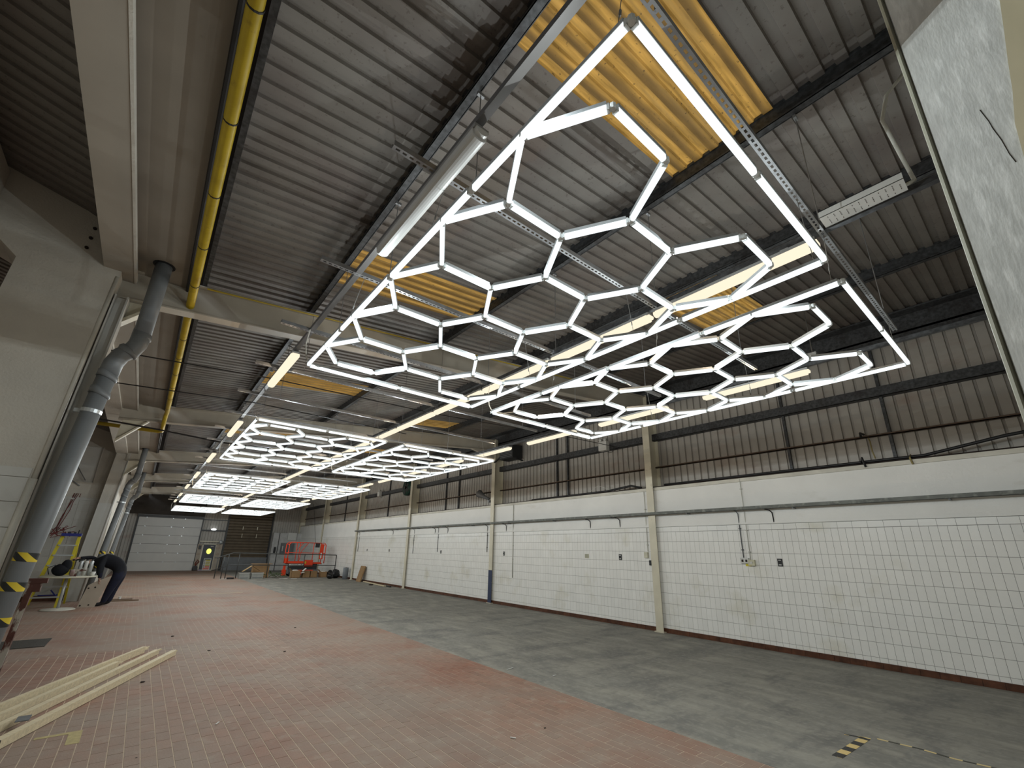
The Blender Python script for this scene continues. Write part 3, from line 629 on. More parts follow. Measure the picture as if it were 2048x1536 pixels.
conduit('conduit', 6.86, 1.86, 3.40, CABLE_W, 'thin conduit beside the nearest column', hook=False, r=.008)
conduit('conduit', 12.36, .92, 3.44, CABLE_W, 'tall pale pipe right of the blue-footed column', hook=False, r=.013)
conduit('conduit', 11.3, 3.5, 5.2, CABLE_W, 'pale pipe climbing the cladding above the tiled wall', hook=False, r=.013, x=10.5)
conduit('conduit', 13.9, 1.75, 2.75, CABLE_B, 'black cable dropping beside the blue-footed column')
conduit('conduit', 17.6, 1.7, 2.77, GREYP, 'grey conduit between the second and third columns')
conduit('conduit', 19.9, 1.6, 2.75, GREYP, 'grey conduit beside the third column')
conduit('conduit', 27.0, 1.6, 2.75, CABLE_B, 'black conduit beside the fourth column')
ts = thing('twin_socket', 'white twin socket with a yellow label under the grey conduit', 'socket', (10.19, 4.47, 1.7))
part('back_box', MB().box(10.155, 10.192, 4.36, 4.54, 1.64, 1.755), ALU, ts); part('face_plate', MB().box(10.148, 10.155, 4.365, 4.535, 1.645, 1.75), WHITEP, ts)
mb = MB().box(10.144, 10.148, 4.39, 4.43, 1.67, 1.72).box(10.144, 10.148, 4.47, 4.51, 1.67, 1.72); part('socket_hole', mb, SOIL, ts)
part('yellow_label', MB().box(10.186, 10.192, 4.33, 4.45, 1.585, 1.64), YEL, ts)
js = thing('switch_box', 'cream isolator box beside the twin socket', 'switch', (10.18, 4.3, 1.65))
part('box', MB().box(10.13, 10.192, 4.24, 4.37, 1.60, 1.72), mat('cream_plastic', (.62, .60, .44), .5), js); part('rocker', MB().box(10.12, 10.13, 4.28, 4.33, 1.64, 1.68), WHITEP, js)
def blacksock(y, z, lab, s=1.0):
    o = thing('wall_socket', lab, 'socket', (10.19, y, z), 'black wall sockets on the tiles')
    part('plate', MB().box(10.178, 10.192, y-.045*s, y+.045*s, z-.075*s, z+.075*s), BLACKP, o)
    part('insert', MB().box(10.174, 10.178, y-.025*s, y+.025*s, z-.052*s, z-.038*s).box(10.174, 10.178, y-.025*s, y+.025*s, z+.038*s, z+.052*s), PAPER, o); return o
blacksock(3.76, 1.68, 'black wall socket right of the twin socket, nearest the camera')
blacksock(7.75, 1.70, 'black wall socket left of the nearest column')
blacksock(12.87, 1.71, 'black wall socket right of the blue-footed column', .9)
blacksock(17.3, 1.71, 'black wall socket left of the blue-footed column', .9)
blacksock(22.6, 1.71, 'black wall socket just left of the third column', .9)
blacksock(25.6, 1.70, 'small black wall socket farthest along the tiled wall', .8)
vs_ = thing('vent_plate', 'cream square vent plate on the tiles between the first two columns', 'vent', (10.19, 8.95, 1.7))
part('plate', MB().box(10.178, 10.192, 8.88, 9.02, 1.65, 1.76), mat('cream_vent', (.55, .54, .38), .5), vs_)
mb = MB()
for k in range(4): mb.box(10.174, 10.178, 8.9, 9.0, 1.665+k*.024, 1.673+k*.024)
part('louvre', mb, GREYP, vs_)
cb = thing('column_switch', 'cream switch box on the side of the nearest column', 'switch', (10.2, 6.95, 1.75))
part('box', MB().box(10.14, 10.192, 6.86, 6.96, 1.70, 1.84), mat('cream_box', (.60, .58, .45), .5), cb); part('lower_plate', MB().box(10.16, 10.192, 6.78, 6.84, 1.52, 1.64), BLACKP, cb)
# emergency twin spot, sounder, heater, extractor
def twinspot(y, z, lab):
    o = thing('emergency_light', lab, 'light', (10.3, y, z), 'emergency twin spot lights')
    part('case', MB().box(10.24, 10.39, y-.15, y+.15, z-.14, z+.14), WHITEP, o)
    for s in (-.08, .10):
        part('spot_lamp', MB().tube([(10.33, y+s, z+.14), (10.33, y+s, z+.20)], .012, 6).tube([(10.35, y+s, z+.22), (10.27, y+s, z+.20), (10.255, y+s, z+.20)], [.03, .055, .055], 10), WHITEP, o, True)
    part('cable', MB().tube([(10.36, y-.1, z-.14), (10.36, y-.16, z-.22), (10.36, y-.3, z-.20), (10.37, y-.34, z-.05)], .008, 6), CABLE_B, o)
twinspot(8.25, 4.90, 'white twin spot emergency light on the wall rail between the first two columns')
twinspot(25.0, 4.86, 'small white twin spot emergency light beyond the third column')
hf = thing('fan_heater', 'black fan heater on a bracket high by the blue-footed column', 'heater', (10.2, 12.7, 5.2))
part('case', MB().box(10.0, 10.45, 12.25, 13.05, 5.12, 5.62), BLACKP, hf); part('bracket', MB().bar((10.1, 13.05, 5.3), (10.1, 13.5, 5.1), .05, .05).bar((10.1, 12.2, 5.1), (10.45, 12.2, 5.05), .05, .05), BLACKP, hf)
mb = MB()
for k in range(7): mb.box(9.99, 10.0, 12.3, 13.0, 5.18+k*.06, 5.20+k*.06)
part('grille_slat', mb, GREYP, hf)
ef = thing('extractor_fan', 'dark green round extractor fan left of the third column', 'fan', (10.4, 21.6, 4.9))
part('shroud', MB().tube([(10.50, 21.6, 4.92), (10.34, 21.6, 4.92)], .42, 20), mat('dark_green_paint', (.01, .05, .035), .5), ef, True)
mb = MB()
for k in range(5):
    a = 2*math.pi*k/5; mb.bar((10.33, 21.6, 4.92), (10.33, 21.6+.34*math.cos(a), 4.92+.34*math.sin(a)), .02, .14)
part('blade', mb, BLACKP, ef)
ds = thing('speaker_horn', 'grey metal horn on the ledge by the blue-footed column', 'horn', (10.3, 14.1, 4.1))
part('horn', MB().tube([(10.2, 14.6, 4.0), (10.25, 14.3, 3.85), (10.3, 14.05, 3.75)], [.16, .07, .05], 14), GREYP, ds, True); part('bracket', MB().box(10.28, 10.5, 14.0, 14.1, 3.62, 3.70), GREYP, ds)
solo('ledge_cable', MB().tube([(10.2, -.9, 3.80), (10.25, .2, 3.70), (10.3, 1.2, 3.54), (10.28, 3.5, 3.535), (10.3, 6.3, 3.535)], .028, 6).tube([(10.3, 7.0, 3.52), (10.25, 7.3, 3.6), (10.28, 8.2, 3.53), (10.3, 11.5, 3.52)], .03, 6), CABLE_B, 'heavy black cable lying on the wall ledge', 'cable', (10.3, 3, 3.52), smooth=True)
solo('hanging_cable', MB().tube([(10.5, 1.95, 4.03), (10.46, 1.93, 3.95), (10.42, 1.92, 3.75), (10.42, 1.9, 3.6)], .012, 6).tube([(10.44, 1.4, 3.6), (10.16, 1.38, 3.5), (10.15, 1.36, 3.38)], .014, 6), mat('ochre_cord', (.28, .23, .10), .8), 'frayed ochre cord hanging over the wall ledge near the camera', 'cable', (10.4, 1.9, 3.6))
solo('hook_cable', MB().tube([(10.45, 2.05, 4.05), (10.3, 2.02, 4.1), (10.2, 1.95, 4.04)], .02, 6).tube([(10.3, 2.1, 3.52), (10.16, 2.05, 3.6), (10.15, 2.02, 3.42)], .018, 6), CABLE_B, 'black bent pipe stubs sticking out above the wall ledge', 'pipe', (10.3, 2, 3.5))
solo('loose_cable', MB().tube([(10.5, 7.6, 4.6), (10.48, 7.5, 4.0), (10.46, 7.7, 3.62), (10.4, 8.2, 3.60), (10.4, 8.6, 3.75), (10.3, 9.0, 3.5)], .007, 5), CABLE_W, 'loose white cord looping over the ledge by the nearest column', 'cable', (10.45, 8, 3.6))
sn = thing('junction_box', 'small grey box hanging under the eaves above the right light panel', 'box', (8.2, 2.0, 5.2))
part('case', MB().box(8.1, 8.28, 1.93, 2.06, 5.02, 5.10), ALU, sn); part('stem', MB().tube([(8.19, 2.0, 5.1), (8.19, 2.0, zroof(8.19)+.01)], .008, 6), WIRE, sn)
# ================================================================= NEAR RIGHT PIER
def pface(t, d=0.0):   # point along the diagonal face from the far edge, d = proud of face
    P = Vector((1.93, .0)); Q = Vector((1.30, -1.15)); v = (Q-P).normalized(); nn = Vector((-v.y, v.x)); nn = nn if nn.x < 0 else -nn
    p = P+v*t+nn*d; return (p.x, p.y)
def pbox(t0, t1, d0, d1, z0, z1):
    m_ = MB(); c = [pface(t0, d0), pface(t1, d0), pface(t1, d1), pface(t0, d1)]
    return m_.prism(c, 'z', z0, z1)
npier = thing('near_pier', 'close-up white rendered pier filling the right edge of the picture', 'pier', (1.93, 0, 0)); npier['kind'] = 'structure'
part('shaft', MB().prism([pface(.03), pface(1.25), pface(1.25, -.45), pface(.03, -.45), pface(.0, -.04)], 'z', 0, 5.45), NEARW, npier)
part('corner_bead', MB().prism([pface(.0, -.05), pface(0, -.012), pface(.008, 0), pface(.018, .003), pface(.018, -.05)], 'z', 0, 5.45), mat('cream_corner_bead', (.34, .335, .26), .6), npier)
bz = [(.296, 3.527), (.277, 3.406), (.259, 3.298), (.244, 3.196), (.222, 3.088), (.214, 2.991), (.2, 2.8), (.19, 2.4), (.19, 0.0)]
mb = MB(); vs = []
for d in (.001, .008):
    for t, z in [(.34, 3.9)]+bz: vs.append((*pface(t, d), z))
    vs += [(*pface(1.2, d), 0.0), (*pface(1.2, d), 3.9)]
n = len(vs)//2; mb.add(vs, [tuple(range(n-1, -1, -1)), tuple(range(n, 2*n))]+[(i, (i+1) % n, n+(i+1) % n, n+i) for i in range(n)])
part('bare_patch', mb, WOODF, npier)['label'] = 'bare yellowish patch with torn edge'
# crack in the render
mb = MB()
cr = [(.161, 3.222), (.170, 3.16), (.172, 3.13), (.180, 3.07), (.184, 3.01), (.19, 2.97)]
for (a, b), (c, d) in zip(cr, cr[1:]): mb.bar((*pface(a, .001), b), (*pface(c, .001), d), .0016, .0016)
part('crack', mb, SOIL, npier)
# ================================================================= FAR END
Y = YF-.02
rd = thing('door_1', 'white sectional roller door at the far end left', 'door', (1.5, Y, 0)); rd['kind'] = 'structure'
X0, X1, ZT = -.42, 3.30, 3.62
ph = ZT/6
for k in range(6):
    p_ = part('door_panel', MB().box(X0, X1, Y-.06, Y, k*ph+.008, (k+1)*ph-.008), DOORW, rd)
    part('hinge', MB().box(X0+.4, X0+.46, Y-.08, Y-.06, (k+1)*ph-.05, (k+1)*ph+.01).box(X1-1.1, X1-1.04, Y-.08, Y-.06, (k+1)*ph-.05, (k+1)*ph+.01).box(X0+1.9, X0+1.96, Y-.08, Y-.06, (k+1)*ph-.05, (k+1)*ph+.01), ALU, p_)
part('seam_backing', MB().box(X0, X1, Y-.02, Y-.01, 0, ZT), SOIL, rd)
part('guide_rail', MB().box(X0-.09, X0, Y-.12, Y, 0, ZT+.1).box(X1, X1+.07, Y-.12, Y, 0, ZT+.5), BLACKP, rd)
part('header', MB().box(X0-.1, X1+.06, Y-.25, Y, ZT+.02, ZT+.13), BLACKP, rd); part('header_plate', MB().box(X0-.1, X1+.06, Y-.28, Y-.25, ZT+.13, ZT+.2), GREYP, rd)
part('dark_lintel', MB().box(X0-.6, X1+.06, Y-.1, Y, ZT+.2, 5.2), mat('dark_lintel_board', (.09, .08, .07), .8), rd)
# exit door bay
d3 = thing('door_3', 'grey exit door with a glowing yellow window and a notice board', 'door', (4.1, Y, 0)); d3['kind'] = 'structure'
part('leaf', MB().box(3.70, 4.46, Y-.06, Y-.01, 0, 1.84), mat('slate_door_paint', (.06, .065, .08), .5), d3)
part('window_pane', MB().lathe([(.145, -.008), (.16, 0), (.145, .008)], 12), emit('daylight_yellow_window', (.80, .85, .18), 1.6), d3)
wp = d3.children[-1]; wp.matrix_basis = Matrix.Translation((.0, -.075, 1.36)) @ Matrix.Rotation(R(90), 4, 'X') @ Matrix.Diagonal((1.0, 1.25, 1, 1)) @ Matrix.Translation((4.1, Y, 0))
part('door_frame', MB().box(3.62, 3.70, Y-.1, Y, 0, 1.88).box(4.46, 4.50, Y-.1, Y, 0, 1.88).box(3.62, 4.5, Y-.1, Y, 1.84, 1.90), CREAM, d3)
part('threshold_plate', MB().box(3.7, 4.46, Y-.1, Y-.06, 0, .05), ALU, d3)
part('white_label', MB().box(4.15, 4.33, Y-.075, Y-.06, 1.70, 1.74), PAPER, d3)
for nm, a, b in (('left', 3.34, 3.62), ('right', 4.50, 4.88)):
    o = solo('door_pier', MB().box(a, b, Y-.14, Y, .02, 1.86), over(mat('stained_render_'+nm, (.46, .41, .34), .8), (.22, .15, .10), 3, (.5, .68), amount=.8), f'stained pale pier {nm} of the grey exit door', 'pier', ((a+b)/2, Y, 0)); o['kind'] = 'structure'
nb_ = thing('notice_board', 'white framed notice board with yellow and red lines leaning on the exit door', 'sign', (4.12, Y-.12, 0))
part('board', MB().box(3.90, 4.36, Y-.13, Y-.10, .02, .86), WHITEP, nb_)
mb = MB()
for k, (c, z) in enumerate([(YEL, .70), (YEL, .58), (YEL, .47), (YEL, .36), (RED, .25), (RED, .12)]):
    part('printed_band', MB().box(4.04 if k < 5 else 3.94, 4.32, Y-.136, Y-.13, z-.035, z+.035), c, nb_)
    mb.box(4.08, 4.28, Y-.139, Y-.136, z-.006, z+.006)
part('printed_line', mb, BLACKP, nb_); mb = MB()
for k in range(5): mb.box(3.94, 4.0, Y-.136, Y-.13, .22+k*.115, .27+k*.115)
part('symbol', mb, BLACKP, nb_); part('top_band', MB().box(3.94, 4.32, Y-.136, Y-.13, .77, .82), GREENP, nb_)
sb = solo('steel_lintel', MB().box(3.40, 4.6, Y-.2, Y-.1, 2.02, 2.10), CREAM, 'pale steel bar above the exit door', 'beam', (4, Y, 2.0))
bell = thing('alarm_bell', 'round silver alarm bell right of the exit door top', 'bell', (4.74, Y-.2, 2.05))
part('gong', MB().tube([(4.74, Y-.02, 2.03), (4.74, Y-.14, 2.03), (4.74, Y-.2, 2.03)], [.15, .15, .05], 16), ALU, bell, True); part('base', MB().box(4.64, 4.84, Y-.03, Y, 1.95, 2.1), GREYP, bell)
el = thing('exit_light', 'small glowing bulkhead light on the dark rail above the exit door', 'light', (4.1, Y-.2, 2.92))
part('lens', MB().ball((4.1, Y-.2, 2.94), .1, 12, 6, (1.7, .6, .7)), emit('bulkhead_glow', (.95, 1, 1), 5), el, True); part('base', MB().box(3.9, 4.3, Y-.14, Y-.1, 2.86, 2.92), BLACKP, el)
solo('end_wall_rail', MB().box(3.37, 5.0, Y-.12, Y, 2.80, 2.90).box(3.37, 5.0, Y-.08, Y, 3.60, 3.66), BLACKP, 'black horizontal rails on the end wall above the exit door', 'rail', (4.1, Y, 2.8))
solo('control_box', MB().box(3.40, 3.56, Y-.24, Y-.14, 1.50, 1.76).box(3.44, 3.52, Y-.26, Y-.24, 1.56, 1.62), BLACKP, 'black control box between the roller door and exit door', 'box', (3.48, Y-.2, 1.5))
fe = thing('hose_clutter', 'small heap of red and dark hose parts by the roller door corner', 'clutter', (3.5, Y-.4, 0))
part('coil', MB().tube([(3.35, Y-.3, .1), (3.5, Y-.35, .5), (3.62, Y-.3, .62), (3.5, Y-.35, .75), (3.4, Y-.3, .5), (3.5, Y-.35, .2)], .04, 7), mat('brown_red_hose', (.18, .04, .02), .6), fe, True)
part('wheel', MB().tube([(3.44, Y-.38, .18), (3.44, Y-.30, .18)], .17, 12), BLACKP, fe); part('pad', MB().box(3.62, 3.86, Y-.5, Y-.2, .0, .09), mat('lilac_cloth', (.35, .30, .36), .8), fe)
# brown shutter
d2 = thing('door_2', 'brown slatted shutter in the far end wall', 'door', (6.5, Y, 0)); d2['kind'] = 'structure'
X0, X1 = 5.02, 8.0; k = 0; z = .0
while z < 4.3:
    part('slat', MB().prism([(Y-.02, z), (Y-.05, z+.01), (Y-.08, z+.13), (Y-.02, z+.20)], 'x', X0, X1), SHUT, d2); z += .215
part('guide_rail', MB().box(X0-.1, X0, Y-.14, Y, 0, 4.4).box(X1, X1+.1, Y-.14, Y, 0, 4.4), BLACKP, d2)
part('backing', MB().box(X0, X1, Y-.015, Y-.005, 0, 4.4), SOIL, d2)
for xx in (6.0, 7.0):
    part('handle_strip', MB().box(xx, xx+.05, Y-.11, Y-.08, 3.0, 3.25).box(xx+.02, xx+.06, Y-.11, Y-.08, 2.4, 2.7), CREAM, d2)
# low wall, panels and cabinets right of the shutter
lw = solo('low_partition', MB().box(8.12, 10.2, Y-.9, Y-.1, 0, 2.85), over(mat('grey_partition_paint', (.52, .52, .51), .6), (.33, .32, .30), 2, (.6, .75), amount=.5), 'pale grey partition block beside the brown shutter', 'partition', (9, Y-.5, 0)); lw['kind'] = 'structure'
ec = thing('electrical_cabinet', 'dark grey electrical cabinet behind the scissor lift', 'cabinet', (9.2, Y-1.0, 1.3))
part('case', MB().box(8.75, 9.7, Y-1.1, Y-.9, 1.22, 2.07), GREYP, ec); part('door', MB().box(8.79, 9.66, Y-1.115, Y-1.1, 1.26, 2.03), GREYP, ec); part('handle', MB().box(8.84, 8.90, Y-1.135, Y-1.115, 1.45, 1.85), WHITEP, ec)
solo('small_cabinet', MB().box(9.15, 9.8, Y-1.05, Y-.9, 2.3, 2.88), WHITEP, 'pale square cabinet above the dark grey one', 'cabinet', (9.4, Y-1, 2.3))
solo('isolator_box', MB().box(8.28, 8.42, Y-1.0, Y-.9, 1.3, 1.75).box(8.31, 8.39, Y-1.02, Y-1.0, 1.45, 1.6), BLACKP, 'black isolator box on the grey partition', 'box', (8.35, Y-.95, 1.3))
solo('partition_conduit', MB().tube([(8.55, Y-.92, 0), (8.55, Y-.92, 2.85)], .025, 6), BLACKP, 'black conduit up the grey partition', 'conduit', (8.55, Y-.92, 0))
solo('low_board', MB().box(5.05, 8.0, Y-.45, Y-.38, 0, .95), GREYP, 'dark grey board standing low in front of the brown shutter', 'panel', (6.5, Y-.4, 0))
# handrail
hr = thing('handrail', 'dark steel tube handrail before the brown shutter and the lift', 'railing', (7, 31, 0))
HM = mat('dark_rail_paint', (.055, .06, .06), .5)
yr = 30.6
part('top_rail', MB().tube([(3.45, yr+.3, 1.12), (3.62, yr+.3, 1.12), (4.28, yr, 1.39), (10.15, yr, 1.33)], .026, 8), HM, hr, True)
part('middle_rail', MB().tube([(3.42, yr+.3, .42), (4.22, yr, .73), (10.2, yr, .69)], .022, 8), HM, hr, True)
for x, h in ((3.62, 1.12), (3.9, 1.2), (4.10, 1.3), (4.62, 1.38), (6.2, 1.37), (8.2, 1.35), (10.15, 1.33)):
    part('post', MB().tube([(x, yr+(.3 if x < 3.8 else 0), 0), (x, yr+(.3 if x < 3.8 else 0), h)], .024, 8), HM, hr, True)
# scissor lift
LY = 31.3
sl = thing('scissor_lift', 'orange-red compact scissor lift parked behind the dark handrail', 'lift', (8.5, LY+.4, 0))
def rb(nm, *bars, r=.022):
    m_ = MB()
    for a, b in bars: m_.tube([a, b], r, 7)
    return part(nm, m_, RED, sl, True)
x0, x1, ya, yb = 7.35, 9.62, LY, LY+.75
part('chassis', MB().box(7.6, 9.3, ya+.05, yb-.05, .15, .42), GREYP, sl)
part('chassis_skirt', MB().box(7.9, 9.0, ya+.0, ya+.05, .12, .40), RED, sl)
for x in (7.75, 9.1):
    for y in (ya, yb-.1): part('wheel', MB().tube([(x, y, .16), (x, y+.1, .16)], .16, 14), DARKG, sl, True)
part('scissor_pack', MB().box(7.62, 9.25, ya+.08, yb-.08, .42, .74), mat('dark_lift_steel', (.035, .04, .045), .5), sl)
part('scissor_arms', MB().bar((7.7, ya+.15, .45), (9.2, ya+.15, .62), .05, .08).bar((7.7, ya+.15, .62), (9.2, ya+.15, .45), .05, .08).bar((7.7, yb-.15, .45), (9.2, yb-.15, .62), .05, .08), DARKG, sl)
part('platform_deck', MB().box(7.45, 9.5, ya, yb, .74, .80), DARKG, sl)
part('toe_board', MB().box(7.42, 8.45, ya-.02, ya, .80, .93), RED, sl)
part('name_strip', MB().box(7.5, 8.4, ya-.03, ya-.02, .64, .76), PAPER, sl)
mb = MB()
for k, (a, w) in enumerate([(7.62, .06), (7.70, .05), (7.77, .07), (7.86, .05), (7.93, .04), (7.99, .07), (8.20, .12)]): mb.box(a, a+w, ya-.034, ya-.03, .675, .725)
part('name_lettering', mb, BLACKP, sl)
part('battery_box', MB().box(8.42, 8.92, ya-.06, ya+.2, .62, 1.0), RED, sl); part('warning_sticker', MB().box(8.42, 8.5, ya-.065, ya-.06, .78, .92), YEL, sl)
part('ladder_end', MB().box(7.22, 7.40, ya, ya+.3, .06, .42).box(7.26, 7.36, ya+.05, ya+.25, .42, .70), RED, sl)
part('lower_tray', MB().box(8.95, 9.45, ya-.02, ya+.3, .76, .86), RED, sl)
for y in (ya, yb):
    rb('top_rail', ((x0+.15, y, 2.08), (x1-.1, y, 2.06)), ((x0+.02, y, 1.95), (x0+.15, y, 2.08)), ((x1, y, 1.95), (x1-.1, y, 2.06)))
    rb('mid_rail', ((x0, y, 1.44), (x1, y, 1.42)), r=.018)
    for x in (x0+.02, x1): rb('corner_post', ((x, y, .8), (x, y, 1.95)), r=.026)
    for x in ((7.82, 8.85) if y == ya else (8.2,)): rb('post', ((x, y, .8), (x, y, 2.06)))
    if y == ya: rb('diagonal_brace', ((8.05, y, .85), (8.12, y, 1.5)), ((8.12, y, 1.5), (8.5, y, 2.06)), ((7.85, y, 1.6), (8.2, y, 2.06)), r=.018)
for x in (x0+.02, x1): rb('end_rail', ((x, ya, 1.95), (x, yb, 1.95)), ((x, ya, 1.4), (x, yb, 1.4)))
part('gate', MB().box(9.28, 9.5, ya-.01, ya+.02, 1.05, 2.0), RED, sl); part('gate_window', MB().box(9.33, 9.42, ya-.02, ya-.01, 1.1, 1.45), PAPER, sl)
part('control_box', MB().box(9.0, 9.22, ya+.0, ya+.18, 1.78, 2.05), BLACKP, sl); part('end_step', MB().box(7.32, 7.44, ya, ya+.45, .80, 1.1), RED, sl)
part('cable', MB().tube([(8.95, ya+.1, 2.0), (8.8, ya+.3, 3.2), (8.6, ya+.6, 4.6)], .012, 5), CABLE_B, sl)
# rubbish and boxes
def cbox(x, y, w, d, h, lab, op=True, M=CARD):
    o = thing('cardboard_box', lab, 'box', (x, y, 0), 'boxes before the lift'); t = .012
    part('body', MB().box(x-w/2, x+w/2, y-d/2, y-d/2+t, 0, h).box(x-w/2, x+w/2, y+d/2-t, y+d/2, 0, h).box(x-w/2, x-w/2+t, y-d/2, y+d/2, 0, h).box(x+w/2-t, x+w/2, y-d/2, y+d/2, 0, h).box(x-w/2, x+w/2, y-d/2, y+d/2, .0, .012), M, o)
    if op:
        part('flap', MB().bar((x-w/2, y, h), (x-w/2-.12, y, h+.14), d*.95, .01), M, o); part('flap', MB().bar((x+w/2, y, h), (x+w/2+.15, y, h-.05), d*.95, .01), M, o)
        part('packing', MB().ball((x, y, h-.02), w*.38, 8, 5, (1, .7, .35), .2), PAPER, o)
    else: part('lid', MB().box(x-w/2, x+w/2, y-d/2, y+d/2, h-.012, h), M, o); part('tape', MB().box(x-w/2-.001, x+w/2+.001, y-.03, y+.03, h, h+.002), PAPER, o)
    return o
by = 30.2
cbox(7.68, by, .50, .4, .42, 'open cardboard box left, below the lift wheels, with white packing')
cbox(8.30, by+.05, .42, .4, .40, 'closed cardboard box in the middle of the row before the lift', False)
cbox(8.75, by+.1, .40, .4, .38, 'second closed cardboard box right of the middle one', False)
cbox(9.32, by, .38, .4, .33, 'open cardboard box at the right of the row beside the black bags')
solo('white_sheet', MB().bar((8.0, by-.3, .38), (8.18, by-.3, .55), .3, .01).bar((7.9, by-.35, .28), (8.1, by-.35, .34), .25, .01), PAPER, 'crumpled white card standing in the left cardboard box', 'card', (8, by-.3, .3))
def bag(x, y, r, h, lab):
    m_ = MB(); m_.ball((x, y, h*.45), r, 12, 8, (1, .9, h/r*.5), .14).ball((x+r*.5, y-.1, h*.3), r*.6, 9, 6, (1, .9, .8), .18).ball((x-r*.1, y, h*.85), r*.35, 7, 5, (1, 1, .8), .25)
    o = solo('rubbish_bag', m_, DARKBAG, lab, 'bag', (x, y, 0), 'black rubbish bags'); return o
bag(9.93, 30.75, .17, .42, 'black rubbish bag beside the rightmost cardboard box'); bag(9.72, 29.05, .24, .55, 'large black rubbish bag between the boxes and the grey roll'); bag(9.25, 28.6, .17, .34, 'low black rubbish bag in front of the large one')
gr = thing('grey_roll', 'upright grey felt roll standing near the fourth column', 'roll', (10.0, 27.9, 0))
part('roll', MB().lathe([(.15, 0), (.155, .3), (.15, .66), (.05, .665)], 18, (9.93, 27.9, 0)), mat('grey_felt', (.20, .22, .24), .9), gr, True); part('core', MB().lathe([(.045, .64), (.045, .68)], 10, (9.93, 27.9, 0)), CARD, gr)
cbd = thing('leaning_cardboard', 'tall brown cardboard sheet leaning on the tiled wall by the fourth column', 'cardboard', (9.95, 25.2, 0))
M4 = Matrix.Translation((9.86, 25.6, 0)) @ Matrix.Rotation(R(14), 4, 'Y')
part('sheet', MB().box(0, .05, -.32, .32, 0, .86, M4), CARD, cbd); part('folded_edge', MB().box(-.012, .0, -.32, -.26, 0, .84, M4), CARD, cbd)
solo('plank', MB().bar((10.06, 25.2, .03), (9.75, 21.7, .03), .12, .035), WOODL, 'long pale plank lying by the skirting past the third column', 'plank', (10, 23.4, 0))
solo('black_batten', MB().bar((9.95, 22.3, .03), (9.85, 21.3, .03), .09, .05), BLACKP, 'short black batten at the end of the pale plank', 'batten', (9.9, 21.9, 0))
solo('dirt_heap', MB().ball((9.55, 22.95, .02), .10, 8, 4, (1.2, 1, .45), .3), SOIL, 'small dark heap of dirt on the screed near the plank', 'debris', (9.55, 22.95, 0))
# rubbish heap left of the lift
for k, (x, h, w, lab) in enumerate([(4.95, .34, .5, 'left pale grey crate by the handrail'), (5.62, .33, .6, 'right pale grey crate under the folded cardboard')]):
    o = thing('crate', lab, 'crate', (x, 30.2, 0), 'pale crates by the handrail')
    part('body', MB().box(x-w/2, x+w/2, 30.0, 30.4, 0, h), mat(f'crate_grey_{k}', (.33, .34, .32), .6), o); part('rim', MB().box(x-w/2-.015, x+w/2+.015, 29.985, 30.415, h-.04, h), WHITEP, o); part('base_foot', MB().box(x-w/2+.05, x+w/2-.05, 29.99, 30.0, .04, .07), GREYP, o)
o = thing('folded_cardboard', 'folded tan cardboard sheet peaked over the pale crates', 'cardboard', (5.3, 30.3, .34), 'cardboard pieces')
part('left_flap', MB().bar((4.85, 30.3, .38), (5.30, 30.3, .70), .4, .012), mat('tan_cardboard', (.48, .33, .16), .85), o); part('right_flap', MB().bar((5.30, 30.3, .70), (5.75, 30.3, .42), .4, .012), CARD, o)
solo('brown_crate', MB().box(5.5, 6.35, 30.9, 31.4, 0, .76).box(5.4, 6.5, 30.85, 31.4, .76, .79), CARD, 'large brown carton behind the folded cardboard', 'box', (5.9, 31.1, 0))
mb = MB()
for k in range(34):
    x = 6.0+random.random()*1.1; y = 29.9+random.random()*.5; z = .03+random.random()*.32*(1-abs(x-6.5)); mb.bar((x, y, z), (x+random.uniform(-.3, .3), y+random.uniform(-.2, .2), z+random.uniform(-.05, .12)), .03, .02)
solo('branch_heap', mb, GREENP, 'tangled heap of green and brown cuttings left of the lift', 'heap', (6.5, 30.1, 0), None)['kind'] = 'stuff'
for k, (x, y, w) in enumerate([(6.85, 29.3, .42), (7.35, 29.0, .3), (3.95, 30.0, .35)]):
    solo('paper_sheet', MB().bar((x-w/2, y, .02), (x+w/2, y-.05, .03), .16, .012), PAPER, ['white flat sheet on the floor in front of the cuttings', 'white torn sheet just left of the open cardboard box', 'white scrap at the foot of the handrail stair end'][k], 'paper', (x, y, 0))
solo('floor_ring', MB().tube([(4.3+.16*math.cos(a*.7), 30.1+.16*math.sin(a*.7), .05) for a in range(10)], .04, 8), DARKG, 'small black ring lying by the handrail posts', 'ring', (4.3, 30.1, 0))
# ================================================================= LEFT: TABLE, LADDER, WORKER
tx, ty = -1.40, 18.15
tb = thing('bar_table', 'round white-topped table with a chrome pole and white disc base', 'table', (tx, ty, 0))
part('top', MB().lathe([(.60, .855), (.615, .865), (.615, .880), (.605, .888)], 32, (tx+.03, ty, 0)), mat('cream_table_top', (.66, .64, .52), .4), tb, True)
part('pole', MB().tube([(tx, ty, .03), (tx, ty, .86)], .035, 14), ALU, tb, True); part('base', MB().lathe([(.36, 0), (.37, .012), (.34, .03), (.05, .05)], 32, (tx, ty, 0)), mat('cream_disc', (.64, .62, .55), .4), tb, True)
zt = .888
bg = thing('tool_bag', 'black soft tool bag on the left of the round table', 'bag', (tx-.22, ty, zt))
part('body', MB().ball((tx-.18, ty, zt+.165), .19, 12, 8, (1.0, .7, .85), .04).ball((tx-.08, ty, zt+.28), .15, 10, 6, (.8, .6, 1.1), .06), CLOTH, bg, True); part('handle', MB().tube([(tx-.38, ty-.1, zt+.05), (tx-.44, ty-.1, zt+.22), (tx-.3, ty-.1, zt+.3)], .012, 6), BLACKP, bg, True)
